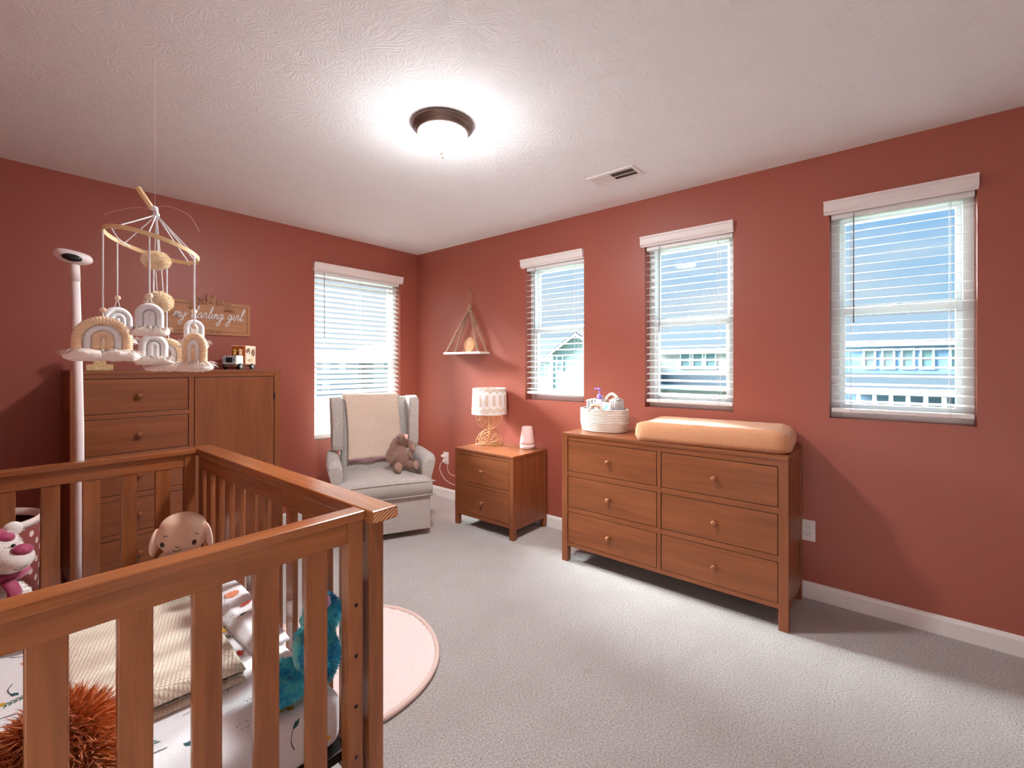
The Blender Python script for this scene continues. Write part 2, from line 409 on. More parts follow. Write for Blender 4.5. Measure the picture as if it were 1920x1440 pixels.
def fur(bm, n, length, width, grav=0.3, jitter=0.5, mi=0, keep=None, seed=1):
    rnd = random.Random(seed)
    fs = [f for f in bm.faces if keep is None or keep(f)]
    bm.normal_update()
    areas = [f.calc_area() for f in fs]; tot = sum(areas); data = []
    acc = 0.0; step = tot / n; nxt = step * rnd.random()
    for f, a in zip(fs, areas):
        acc += a
        while nxt < acc:
            vs = [v.co for v in f.verts]
            w = [rnd.random() for _ in vs]; s = sum(w)
            p = sum((v * (q / s) for v, q in zip(vs, w)), Vector())
            data.append((p.copy(), f.normal.copy())); nxt += step
    for p, nn in data:
        d = (nn + Vector((rnd.gauss(0, jitter), rnd.gauss(0, jitter), rnd.gauss(0, jitter) - grav))).normalized()
        s = d.orthogonal().normalized(); s.rotate(Matrix.Rotation(rnd.random() * 6.28, 3, d))
        L = length * rnd.uniform(0.6, 1.3)
        mid = p + d * L * 0.55
        tip = p + (d + Vector((0, 0, -grav * 0.6))).normalized() * L
        a, b = bm.verts.new(p - s * width * 0.5 - nn * 0.001), bm.verts.new(p + s * width * 0.5 - nn * 0.001)
        c2, d2 = bm.verts.new(mid + s * width * 0.4), bm.verts.new(mid - s * width * 0.4)
        e = bm.verts.new(tip)
        for q in ((a, b, c2, d2), (d2, c2, e)):
            f = bm.faces.new(q); f.material_index = mi; f.smooth = True
    return bm

def finish(bm):
    bmesh.ops.recalc_face_normals(bm, faces=bm.faces[:])
    return bm

def rootmat(o):
    return Matrix.Translation(o.location) @ o.rotation_euler.to_matrix().to_4x4()

def obj(name, bm, mats, parent=None, smooth=None, world=False, label=None, norm=True):
    if norm: bmesh.ops.recalc_face_normals(bm, faces=bm.faces[:])
    if world and parent is not None:
        top = parent
        M = Matrix()
        chain = []
        while top is not None: chain.append(top); top = top.parent
        for q in chain[::-1]: M = M @ rootmat(q)
        bm.transform(M.inverted())
    me = bpy.data.meshes.new(name)
    bm.to_mesh(me); bm.free()
    if not isinstance(mats, (list, tuple)): mats = [mats]
    for m in mats: me.materials.append(MAT[m] if isinstance(m, str) else m)
    if smooth is not None:
        for p in me.polygons: p.use_smooth = smooth
    o = bpy.data.objects.new(name, me); COL.objects.link(o)
    if parent is not None: o.parent = parent
    if label: o['label'] = label
    return o

def thing(name, label, cat, loc=(0, 0, 0), rotz=0.0, group=None):
    o = bpy.data.objects.new(name, None); COL.objects.link(o)
    o.empty_display_size = 0.05
    o.location = loc; o.rotation_euler = (0, 0, rotz); tag(o, label, cat, group)
    return o

def tag(o, label, cat, group=None):
    o['label'] = label; o['category'] = cat
    if group: o['group'] = group
    return o

def struct(name, bm, mats, parent=None):
    o = obj(name, bm, mats, parent)
    if parent is None: o['kind'] = 'structure'
    return o

def merge_vox(bm, size, smooth_it=4):
    """union of the overlapping closed pieces in bm as one continuous surface"""
    bmesh.ops.recalc_face_normals(bm, faces=bm.faces[:])
    me = bpy.data.meshes.new('tmp'); bm.to_mesh(me); bm.free()
    o = bpy.data.objects.new('tmp', me); COL.objects.link(o)
    md = o.modifiers.new('r', 'REMESH'); md.mode = 'VOXEL'; md.voxel_size = size
    dg = bpy.context.evaluated_depsgraph_get()
    m2 = bpy.data.meshes.new_from_object(o.evaluated_get(dg), depsgraph=dg)
    b = bmesh.new(); b.from_mesh(m2)
    bpy.data.objects.remove(o); bpy.data.meshes.remove(me); bpy.data.meshes.remove(m2)
    for _ in range(smooth_it): bmesh.ops.smooth_vert(b, verts=b.verts[:], factor=0.5, use_axis_x=True, use_axis_y=True, use_axis_z=True)
    for f in b.faces: f.smooth = True
    return b
SKY, SKY_LOW, LAMP, SUN, FILL_SUN = 1.8, 0.66, 560.0, 36.0, 48.0
# ------------------------------------------------------------------ room shell
XR, XL, YB, YF, H, TH = 2.995, -0.55, 3.778, -1.25, 2.44, 0.16
ZS, ZT = 1.005, 2.13
OPEN_R = [(-0.31, 0.253), (0.736, 1.302), (1.786, 2.352)]
OPEN_B = (1.893, 2.778); ZSB = 0.645

bm = newbm(); box(bm, (XL, YF, -0.12), (XR + TH, YB + TH, 0)); struct('floor', bm, 'carpet')
bm = newbm(); box(bm, (XL - TH, YF - TH, H), (XR + TH, YB + TH, H + 0.12)); struct('ceiling', bm, 'ceiling')

bm = newbm()
box(bm, (XR, YF - TH, -0.12), (XR + TH, YB + TH, ZS)); box(bm, (XR, YF - TH, ZT), (XR + TH, YB + TH, H))
ys = [YF - TH] + [v for o in OPEN_R for v in o] + [YB + TH]
for a, b in zip(ys[0::2], ys[1::2]): box(bm, (XR, a, ZS), (XR + TH, b, ZT))
struct('wall_right', bm, 'wall')
bm = newbm()
box(bm, (XL - TH, YB, -0.12), (XR, YB + TH, ZSB)); box(bm, (XL - TH, YB, ZT), (XR, YB + TH, H))
box(bm, (XL - TH, YB, ZSB), (OPEN_B[0], YB + TH, ZT)); box(bm, (OPEN_B[1], YB, ZSB), (XR, YB + TH, ZT))
struct('wall_back', bm, 'wall')
bm = newbm(); box(bm, (XL - TH, YF - TH, -0.12), (XL, YB, H)); struct('wall_left', bm, 'wall')
bm = newbm(); box(bm, (XL, YF - TH, -0.12), (XR, YF, H)); struct('wall_front', bm, 'wall')

def baseboard(name, a, b, inward):
    a, b, n = Vector(a + (0,)), Vector(b + (0,)), Vector(inward + (0,))
    prof = [(0, 0), (0.014, 0), (0.014, 0.072), (0.010, 0.084), (0.004, 0.090), (0, 0.090)]
    bm = newbm(); prism(bm, prof, lambda u, v: a + n * u + Vector((0, 0, v)), lambda u, v: b + n * u + Vector((0, 0, v)))
    struct(name, bm, 'white')
baseboard('baseboard_right', (XR, YF), (XR, YB), (-1, 0))
baseboard('baseboard_back', (XL, YB), (XR - 0.014, YB), (0, -1))
baseboard('baseboard_left', (XL, 1.0), (XL, YB - 0.014), (1, 0))
baseboard('baseboard_front', (1.5, YF), (XR - 0.014, YF), (0, 1))

# unseen doors added behind the camera: white surfaces that make bounced light less red
def door(name, fn, W, Hd=2.04, leaves=1):
    bm = newbm()
    def bx(u0, u1, o0, o1, z0, z1, bev=.003): box(bm, fn(u0, o0, z0), fn(u1, o1, z1), bev)
    bx(-.07, 0, 0, .018, 0, Hd + .07); bx(W, W + .07, 0, .018, 0, Hd + .07); bx(0, W, 0, .018, Hd, Hd + .07)
    d = struct(name, bm, 'white')
    lw = W / leaves
    for k in range(leaves):
        bm = newbm(); bx(k * lw + .003, (k + 1) * lw - .003, 0, .008, .012, Hd - .004)
        for z0, z1 in ((.13, .95), (1.10, Hd - .13)):
            a0, a1 = k * lw + .11, (k + 1) * lw - .11
            bx(a0, a1, .008, .013, z0, z1, .004)
        lf = obj('bounce_door_leaf', bm, 'white', d)
        bm = newbm(); ell(bm, fn((k + (.93 if k % 2 == 0 else .07)) * lw, .045, .95), (.027, .027, .027)); obj('bounce_door_knob', bm, 'bronze', lf)
door('bounce_door_1', lambda u, o, z: (XL + o + .0005, -.98 + u, z), 1.90, 2.04, 4)
door('bounce_door_2', lambda u, o, z: (.55 + u, YF + o + .0005, z), .86, 2.04, 1)

# ------------------------------------------------------------------ windows and blinds
def window(name, loc, rotz, W, Hh, zm):
    bm = newbm(); f = 0.042
    for p0, p1 in (((0, .075, 0), (f, .15, Hh)), ((W - f, .075, 0), (W, .15, Hh)), ((f, .075, 0), (W - f, .15, f)), ((f, .075, Hh - f), (W - f, .15, Hh))):
        box(bm, p0, p1, .003)
    w = obj(name, bm, 'vinyl'); w['kind'] = 'structure'; w.location = loc; w.rotation_euler = (0, 0, rotz)
    bm = newbm(); s = 0.020; y0, y1 = .118, .140         # upper sash
    for p0, p1 in (((f, y0, zm - .022), (f + s, y1, Hh - f)), ((W - f - s, y0, zm - .022), (W - f, y1, Hh - f)), ((f + s, y0, Hh - f - s), (W - f - s, y1, Hh - f)), ((f + s, y0, zm - .022), (W - f - s, y1, zm + .022))):
        box(bm, p0, p1, .002)
    us = obj('upper_sash', bm, 'vinyl', w)
    bm = newbm(); box(bm, (f + s, .127, zm + .022), (W - f - s, .131, Hh - f - s)); obj('pane', bm, 'glass', us)
    bm = newbm(); s = 0.022; y0, y1 = .088, .116         # lower sash
    for p0, p1 in (((f, y0, f), (f + s, y1, zm + .006)), ((W - f - s, y0, f), (W - f, y1, zm + .006)), ((f + s, y0, f), (W - f - s, y1, f + s + .012)), ((f + s, y0, zm - .034), (W - f - s, y1, zm + .006))):
        box(bm, p0, p1, .002)
    ls = obj('lower_sash', bm, 'vinyl', w)
    bm = newbm(); box(bm, (f + s, .100, f + s), (W - f - s, .104, zm - .034)); obj('pane', bm, 'glass', ls)
    bm = newbm(); box(bm, (W / 2 - .028, .082, zm - .002), (W / 2 + .028, .1, zm + .012), .004); box(bm, (W / 2 - .01, .078, zm + .006), (W / 2 + .022, .09, zm + .016), .003)
    obj('sash_lock', bm, 'vinyl', w)
    return w

def blind(label, loc, rotz, W, Hh, tilt, wand_x, wand_len, ext, zbot=0.035):
    t = thing('window_blind', label, 'blind', loc, rotz, 'white slatted window blinds')
    # moulded valance in front of the headrail
    prof = [(.0, .0), (-.012, .0), (-.014, .008), (-.024, .012), (-.028, .020), (-.028, .052), (-.034, .058), (-.036, .068), (.0, .068)]
    bm = newbm(); z0 = Hh - .024
    x0, x1 = -ext[0], W + ext[1]
    prism(bm, prof, lambda a, b: Vector((x0, a - .001, z0 + b)), lambda a, b: Vector((x1, a - .001, z0 + b)))
    obj('valance', bm, 'valance', t, norm=True)
    bm = newbm(); box(bm, (.006, .010, Hh - .05), (W - .006, .062, Hh - .003), .003); obj('headrail', bm, 'slat', t)
    bm = newbm(); top = Hh - .075; n = int((top - zbot - .03) / .0455)
    ca, sa = cos(tilt), sin(tilt); yc = .036
    for i in range(n + 1):
        z = top - i * .0455
        secs = []
        for x in (.006, W - .006):
            sec = []
            for u, v in ((-.0255, -.0006), (-.0125, .0006), (0, .0010), (.0125, .0006), (.0255, -.0006), (.0255, -.0028), (0, -.0014), (-.0255, -.0028)):
                sec.append((x, yc + u * ca - v * sa, z + u * sa + v * ca))
            secs.append(sec)
        loft(bm, secs, smooth=False)
    obj('slats', bm, 'slat', t)
    zl = top - n * .0455
    bm = newbm(); box(bm, (.006, .010, zbot - .012), (W - .006, .062, zbot + .010), .004); obj('bottom_rail', bm, 'valance', t)
    bm = newbm()
    for x in ((.16 * W, .84 * W) if W < .7 else (.14 * W, .5 * W, .86 * W)):
        for y in (yc - .0268, yc + .0268): tube(bm, [(x, y, zbot), (x, y, Hh - .05)], .0009, 5)
        tube(bm, [(x + .004, yc - .030, zbot - .014), (x + .004, yc - .030, Hh - .05)], .0008, 5)
    obj('ladder_cord', bm, 'cord', t)
    bm = newbm(); tube(bm, [(wand_x, -.006, Hh - .03), (wand_x, -.008, Hh - .06), (wand_x, -.009, Hh - .03 - wand_len)], [.0018, .0035, .0035], 6)
    obj('tilt_wand', bm, 'wand', t)
    return t

WINS = [(1, OPEN_B, 'b'), (2, OPEN_R[2], 'r'), (3, OPEN_R[1], 'r'), (4, OPEN_R[0], 'r')]
LBL = {1: 'half closed white slatted blind on the back wall window, tall and wide, behind the armchair',
       2: 'open white slatted blind on the narrow window nearest the corner shelf, above the rope basket',
       3: 'open white slatted blind on the middle window directly above the peach changing pad',
       4: 'open white slatted blind on the rightmost window, showing the bluest sky'}
for i, (a, b), side in WINS:
    if side == 'b':
        window('window_1', (a, YB, ZSB), 0, b - a, ZT - ZSB, .735)
        blind(LBL[1], (a, YB, ZSB), 0, b - a, ZT - ZSB, Rd(34), .085, .57, (.012, .016), .04)
    else:
        window('window_%d' % i, (XR, b, ZS), -pi / 2, b - a, ZT - ZS, .595)
        blind(LBL[i], (XR, b, ZS), -pi / 2, b - a, ZT - ZS, Rd(9.5), .105, .585, (.024, .004) if i != 2 else (.034, .002), .062 if i == 2 else .045)

# ------------------------------------------------------------------ ceiling light, vent, outlets
t = thing('ceiling_light', 'lit frosted glass dome ceiling light with brushed bronze rim', 'ceiling light', (1.45, 1.64, H))
bm = newbm(); lathe(bm, [(0, 0), (.146, 0), (.147, -.006), (.144, -.016), (.136, -.024), (.131, -.026), (.129, -.034), (.124, -.040), (.119, -.044), (.112, -.044), (.112, -.03), (0, -.03)], 56); obj('base_ring', bm, 'bronze', t)
bm = newbm(); lathe(bm, [(.116, -.040), (.117, -.052), (.112, -.076), (.100, -.098), (.082, -.116), (.058, -.129), (.030, -.136), (0, -.138)], 48); obj('glass_dome', bm, 'lamp_glass', t)
bm = newbm(); lathe(bm, [(0, -.134), (.017, -.135), (.018, -.139), (.010, -.144), (.006, -.149), (.007, -.153), (.003, -.160), (0, -.162)], 20); obj('finial', bm, 'bronze', t)

t = thing('air_vent', 'white ceiling air register with dark louvres at one end, near the right wall', 'vent', (2.51, 1.282, H))
bm = newbm()
for p0, p1 in (((-.078, -.154, -.007), (-.050, .154, -.0005)), ((.050, -.154, -.007), (.078, .154, -.0005)), ((-.05, -.154, -.007), (.05, -.132, -.0005)), ((-.05, .132, -.007), (.05, .154, -.0005))): box(bm, p0, p1, .002)
obj('vent_frame', bm, 'white', t)
bm = newbm(); box(bm, (-.05, -.132, -.002), (.05, .132, -.0008)); obj('duct_opening', bm, 'black', t)
bm = newbm()
for i in range(10):
    y = -.124 + i * .0125
    v = [(-.05, y - .0035, -.006), (.05, y - .0035, -.006), (.05, y + .001, -.002), (-.05, y + .001, -.002)]
    loft(bm, [[v[0], v[3], (v[3][0], v[3][1] + .001, v[3][2]), (v[0][0], v[0][1] + .001, v[0][2])], [v[1], v[2], (v[2][0], v[2][1] + .001, v[2][2]), (v[1][0], v[1][1] + .001, v[1][2])]], smooth=False)
for i in range(10):
    y = .010 + i * .0125
    v = [(-.05, y + .0015, -.002), (.05, y + .0015, -.002), (.05, y + .0125, -.006), (-.05, y + .0125, -.006)]
    loft(bm, [[v[0], v[3], (v[3][0], v[3][1], v[3][2] - .001), (v[0][0], v[0][1], v[0][2] - .001)], [v[1], v[2], (v[2][0], v[2][1], v[2][2] - .001), (v[1][0], v[1][1], v[1][2] - .001)]], smooth=False)
box(bm, (-.002, -.13, -.0075), (.002, .13, -.006))
obj('louvres', bm, 'white', t)

def outlet(label, y, z):
    t = thing('wall_outlet', label, 'outlet', (XR, y, z), -pi / 2, 'white wall outlets')
    bm = newbm(); box(bm, (-.036, -.006, -.058), (.036, -.0003, .058), .003); obj('cover_plate', bm, 'white', t)
    for s in (-1, 1):
        bm = newbm(); box(bm, (-.017, -.0085, s * .0195 - .014), (.017, -.005, s * .0195 + .014), .003)
        r = obj('receptacle', bm, 'white', t)
        bm = newbm()
        for x, h in ((-.0065, .005), (.0065, .004)): box(bm, (x - .001, -.0092, s * .0195 - h + .003), (x + .001, -.0084, s * .0195 + h + .003))
        disc(bm, (0, -.0084, s * .0195 - .0075), .0022, (0, -1, 0), .0008, 8)
        obj('slot', bm, 'black', r)
    return t
outlet('white wall outlet by the nightstand with a charger plugged in', 3.335, .387)
outlet('empty white wall outlet at the right end of the six drawer dresser', .352, .374)
t = thing('charger_plug', 'white charger with cables plugged into the outlet by the nightstand', 'charger', (XR - .009, 3.335, .387), -pi / 2)
bm = newbm(); box(bm, (-.016, -.030, -.034), (.016, 0, -.008), .004); obj('adapter', bm, 'nightbase', t)
bm = newbm(); box(bm, (-.040, -.026, .008), (.014, 0, .034), .004); obj('adapter', bm, 'nightbase', t)
bm = newbm(); tube(bm, catmull([(-.012, -.024, -.032), (-.035, -.035, -.055), (-.045, -.035, -.11), (-.01, -.030, -.17), (.06, -.028, -.215), (.20, -.028, -.235)], 8), .0024, 6); obj('power_cord', bm, 'nightbase', t)
bm = newbm(); tube(bm, catmull([(.012, -.02, .02), (.03, -.026, .005), (.05, -.028, -.05), (.085, -.03, -.13), (.2, -.025, -.15)], 8), .0022, 6); obj('power_cord', bm, 'nightbase', t)

# ------------------------------------------------------------------ outside: street of houses, a storey below
GZ = -2.9
bm = newbm(); box(bm, (XR + 1.0, -60, GZ - .3), (120, 140, GZ)); box(bm, (-60, YB + 1.2, GZ - .3), (XR + 1.0, 140, GZ)); struct('ground_outside', bm, 'lawn')
bm = newbm(); box(bm, (22, -60, GZ), (30, 55, GZ + .03)); struct('street_outside', bm, 'asphalt')

def hwin(wall, P, u0, u1, z0, z1, nrm_off=.06, split=2):
    """one framed window on a facade; P(u, out, z) -> world"""
    bm = newbm(); fr = .11
    def bx(b, a0, a1, o0, o1, c0, c1): box(b, P(a0, o0, c0), P(a1, o1, c1))
    bx(bm, u0 - fr, u1 + fr, 0, nrm_off, z1, z1 + fr); bx(bm, u0 - fr, u1 + fr, 0, nrm_off, z0 - fr, z0)
    bx(bm, u0 - fr, u0, 0, nrm_off, z0, z1); bx(bm, u1, u1 + fr, 0, nrm_off, z0, z1)
    zm = (z0 + z1) / 2; bx(bm, u0, u1, 0, nrm_off, zm - .04, zm + .04)
    w = obj('house_window', bm, 'trim', wall, world=True)
    bm = newbm(); bx(bm, u0, u1, 0, .02, z0, zm - .04); bx(bm, u0, u1, 0, .02, zm + .04, z1)
    obj('window_pane', bm, 'pane', w, world=True)

def house(label, x, y0, y1, depth, eave, ridge, siding, wins, porch=None, gable_front=False, roofm='roof'):
    t = thing('house', label, 'house', (x + depth / 2, (y0 + y1) / 2, GZ), 0, 'houses across the street')
    P = lambda u, o, z: (x - o, u, z)
    bm = newbm(); box(bm, (x, y0, GZ), (x + depth, y1, eave))
    if gable_front:
        ym = (y0 + y1) / 2
        prism(bm, [(y0, eave), (y1, eave), (ym, ridge)], lambda a, b: (x, a, b), lambda a, b: (x + depth, a, b))
    wl = obj('wall', bm, siding, t, world=True)
    bm = newbm(); ov = .35
    if gable_front:
        ym = (y0 + y1) / 2; k = (ridge - eave) / (ym - y0)
        for s, ye in ((-1, y0), (1, y1)):
            pl = [(ye + s * ov, eave - ov * k), (ym, ridge), (ym, ridge + .22), (ye + s * ov, eave - ov * k + .22)]
            prism(bm, pl, lambda a, b: (x - ov, a, b), lambda a, b: (x + depth + ov, a, b))
    else:
        xm = x + depth / 2; k = (ridge - eave) / (depth / 2)
        prism(bm, [(x - ov, eave - ov * k * .3), (xm, ridge), (x + depth + ov, eave - ov * k * .3), (x + depth + ov, eave + .15), (xm, ridge + .2), (x - ov, eave + .15)], lambda a, b: (a, y0 - ov, b), lambda a, b: (a, y1 + ov, b))
    obj('roof', bm, roofm, t, world=True)
    bm = newbm()
    if gable_front:
        ym = (y0 + y1) / 2; k = (ridge - eave) / (ym - y0)
        for s, ye in ((-1, y0), (1, y1)):
            pl = [(ye + s * ov, eave - ov * k - .12), (ym, ridge - .12), (ym, ridge + .1), (ye + s * ov, eave - ov * k + .1)]
            prism(bm, pl, lambda a, b: (x - ov - .06, a, b), lambda a, b: (x - ov, a, b))
        for yy in (y0, y1): box(bm, (x - .08, yy - .12, GZ), (x + .05, yy + .12, eave))
    else:
        box(bm, (x - ov - .08, y0 - ov, eave - .15), (x - ov, y1 + ov, eave + .12))
        for yy in (y0, y1): box(bm, (x - .06, yy - .1, GZ), (x + .06, yy + .1, eave - .1))
    obj('fascia', bm, 'trim', t, world=True)
    for u0, u1, z0, z1 in wins: hwin(wl, P, u0, u1, z0, z1)
    if porch:
        py0, py1, z0, z1, out = porch
        bm = newbm(); prism(bm, [(x, z1), (x - out, z0), (x - out, z0 - .12), (x, z0 - .12)], lambda a, b: (a, py0, b), lambda a, b: (a, py1, b)); obj('porch_roof', bm, roofm, t, world=True)
        bm = newbm(); box(bm, (x - out - .08, py0, z0 - .38), (x - out, py1, z0 + .02)); obj('gutter', bm, 'trim', t, world=True)
    return t, P
hA, PA = house('blue grey house with slate roof seen through the rightmost window', 40, -14, 2.7, 9, 2.75, 5.1, 'siding_blue',
      [(.85, 1.35, 1.15, 2.35), (-.15, .35, 1.15, 2.35), (-1.15, -.65, 1.15, 2.35), (-2.1, -1.6, 1.15, 2.35), (-3.6, -3.0, 1.15, 2.35)], (-13, 2.8, -.2, .75, 2.0))
bm = newbm()
for i in range(7): box(bm, (37.9, 2.35 - i * .82 - .1, GZ), (38.05, 2.35 - i * .82 + .1, -.55))
obj('porch_post', bm, 'trim', hA, world=True) if False else bm.free()
for i in range(8):
    bm = newbm(); box(bm, (38.0, 2.45 - i * .83 - .11, GZ), (38.2, 2.45 - i * .83 + .11, -.55)); obj('porch_post', bm, 'trim', hA, world=True)
bm = newbm(); box(bm, (38.02, -13, -1.55), (38.16, 2.6, -1.25)); obj('porch_rail', bm, 'trim', hA, world=True)
hB, PB = house('greige sided house with three white windows seen through the middle window', 40, 5.2, 16.2, 9, 2.6, 4.9, 'siding_beige',
      [(13.35, 14.05, 1.1, 2.35), (12.3, 13.0, 1.1, 2.35), (11.25, 11.95, 1.1, 2.35), (7.2, 7.9, 1.1, 2.35)], (5.2, 16.2, -.35, .65, 1.8))
bm = newbm()
for kx in range(4): box(bm, (39.94, 10.6, GZ + kx * .55), (39.99, 15.2, GZ + kx * .55 + .52))
obj('garage_door', bm, 'garage', hB, world=True)
house('sage grey gable fronted house seen through the window nearest the corner', 34, 18.2, 23.6, 10, 2.35, 4.0, 'siding_green', [(22.5, 23.0, .9, 2.1), (19.8, 20.4, .9, 2.1)], None, True)
house('white sided house with a low grey roof beyond the gable fronted house', 39, 24.4, 36, 9, 2.0, 4.3, 'siding_white', [(25.2, 25.9, 1.3, 2.2), (28, 28.8, .2, 1.4)], None, False, 'roof2')
def bhouse(label, x0, x1, y, depth, eave, ridge, siding, wins, gf=False):
    t = thing('house', label, 'house', ((x0 + x1) / 2, y + depth / 2, GZ), 0, 'houses behind the back wall')
    P = lambda u, o, z: (u, y - o, z)
    bm = newbm(); box(bm, (x0, y, GZ), (x1, y + depth, eave))
    xm, ym = (x0 + x1) / 2, y + depth / 2
    if gf: prism(bm, [(x0, eave), (x1, eave), (xm, ridge)], lambda a, b: (a, y, b), lambda a, b: (a, y + depth, b))
    wl = obj('wall', bm, siding, t, world=True)
    bm = newbm(); ov = .35
    if gf:
        for s, xe in ((-1, x0), (1, x1)):
            k = (ridge - eave) / (xm - x0)
            prism(bm, [(xe + s * ov, eave - ov * k), (xm, ridge), (xm, ridge + .2), (xe + s * ov, eave - ov * k + .2)], lambda a, b: (a, y - ov, b), lambda a, b: (a, y + depth + ov, b))
    else:
        prism(bm, [(y - ov, eave), (ym, ridge), (y + depth + ov, eave), (y + depth + ov, eave + .15), (ym, ridge + .2), (y - ov, eave + .15)], lambda a, b: (x0 - ov, a, b), lambda a, b: (x1 + ov, a, b))
    obj('roof', bm, 'roof', t, world=True)
    for u0, u1, z0, z1 in wins: hwin(wl, P, u0, u1, z0, z1)
bhouse('white house left of the two seen through the back window', 27.5, 35.5, 58, 9, 1.9, 3.9, 'siding_white', [(30.2, 31, .5, 1.6), (32.6, 33.4, .5, 1.6), (30.2, 31, -2, -.8)])
bhouse('greige gabled house right of the two seen through the back window', 36.6, 45, 56, 9, 1.8, 4.4, 'siding_beige', [(38.2, 39, .5, 1.6), (42, 42.8, .5, 1.6), (40, 40.9, -2, -.8)], True)

# ------------------------------------------------------------------ sky
wd = bpy.data.worlds.new('World'); S.world = wd; wd.use_nodes = True
nt = wd.node_tree; nt.nodes.clear()
def wn(k, **p):
    n = nt.nodes.new(k)
    for a, b in p.items(): setattr(n, a, b)
    return n
tc = wn('ShaderNodeTexCoord'); sp = wn('ShaderNodeSeparateXYZ'); nt.links.new(tc.outputs['Generated'], sp.inputs[0])
def wramp(src, stops):
    r = wn('ShaderNodeValToRGB'); nt.links.new(src, r.inputs[0]); e = r.color_ramp.elements
    while len(e) < len(stops): e.new(.5)
    for q, (p, c) in zip(e, stops): q.position = p; q.color = c
    return r.outputs[0]
blue = wramp(sp.outputs[2], [(0.0, srgb(222, 236, 250)), (0.10, srgb(182, 220, 252)), (0.30, srgb(116, 186, 250)), (1.0, srgb(110, 170, 240))])
mp = wn('ShaderNodeMapping'); nt.links.new(tc.outputs['Generated'], mp.inputs[0]); mp.inputs['Scale'].default_value = (2.2, 2.2, 6.0)
nz = wn('ShaderNodeTexNoise'); nt.links.new(mp.outputs[0], nz.inputs['Vector']); nz.inputs['Scale'].default_value = 1.6; nz.inputs['Detail'].default_value = 6
# more cloud towards the north-east (y), clearer towards the south-east
ad = wn('ShaderNodeMath', operation='MULTIPLY_ADD'); nt.links.new(sp.outputs[1], ad.inputs[0]); ad.inputs[1].default_value = 0.42; nt.links.new(nz.outputs['Fac'], ad.inputs[2])
cl = wramp(ad.outputs[0], [(0.46, (0, 0, 0, 1)), (0.74, (1, 1, 1, 1))])
mx = wn('ShaderNodeMix', data_type='RGBA'); nt.links.new(cl, mx.inputs[0]); nt.links.new(blue, mx.inputs[6]); mx.inputs[7].default_value = srgb(226, 236, 250)
# an overcast dome is several times brighter overhead than at the horizon
HZ = SKY_LOW / SKY
st = wramp(sp.outputs[2], [(0.0, (HZ, HZ, HZ, 1)), (0.33, (HZ, HZ, HZ, 1)), (0.58, (1, 1, 1, 1))])
ms = wn('ShaderNodeMath', operation='MULTIPLY'); nt.links.new(st, ms.inputs[0]); ms.inputs[1].default_value = SKY
bg = wn('ShaderNodeBackground'); nt.links.new(mx.outputs[2], bg.inputs[0]); nt.links.new(ms.outputs[0], bg.inputs[1])
wo = wn('ShaderNodeOutputWorld'); nt.links.new(bg.outputs[0], wo.inputs[0])

def sun(name, energy, angle, direction, col):
    l = bpy.data.lights.new(name, 'SUN'); l.energy = energy; l.angle = Rd(angle); l.color = col
    o = bpy.data.objects.new(name, l); COL.objects.link(o)
    o.rotation_euler = Vector(direction).to_track_quat('-Z', 'Y').to_euler()
    return o
LAMP_E.default_value = LAMP
sun('hazy_sun', SUN, 26, (.16, -.88, -.43), (.95, .98, 1.0))
sun('fill_sun', FILL_SUN, 36, (-.93, -.31, -.175), (.92, .97, 1.0))  # added fill: a second sun lamp that brightens ceiling and walls from the east

# ------------------------------------------------------------------ camera
cam = bpy.data.cameras.new('camera'); co = bpy.data.objects.new('camera', cam); COL.objects.link(co)
cam.sensor_width = 36.0; cam.lens = 850.0 * 36.0 / 1920.0; cam.shift_y = -34.5 / 1920.0
cam.clip_start = 0.02; cam.clip_end = 500
co.location = (0, 0, 1.29); co.rotation_euler = (pi / 2, 0, -Rd(50.17))
S.camera = co
# ------------------------------------------------------------------ chests of drawers
def knob(drawer, x, y, z, r=.016, mat='oakY', l=.028):
    bm = newbm()
    prof = [(0, 0), (.45 * r, 0), (.42 * r, .35 * l), (.55 * r, .45 * l), (r, .62 * l), (1.02 * r, .78 * l), (.8 * r, .95 * l), (.4 * r, l), (0, 1.01 * l)]
    rings = lathe(bm, prof, 20)
    bm.transform(Matrix.Translation((x, y, z)) @ Matrix.Rotation(pi / 2, 4, 'X'))
    return obj('knob', bm, mat, drawer)

def groove_side(t, x, outw, D, z0, z1, leg, w='oak'):
    """planked side panel between the legs; outw = -1 left side, +1 right side"""
    bm = newbm(); n = 7; y0, y1 = leg, D - leg; s = (y1 - y0) / n
    a, b = (x, x + .014 * outw) if True else None
    for i in range(n): box(bm, (x - .016 * outw, y0 + i * s + .0012, z0), (x - .004 * outw, y0 + (i + 1) * s - .0012, z1), .0012, 1)
    box(bm, (x - .020 * outw, y0, z0), (x - .0155 * outw, y1, z1))
    return obj('side_panel', bm, w + 'Z', t)

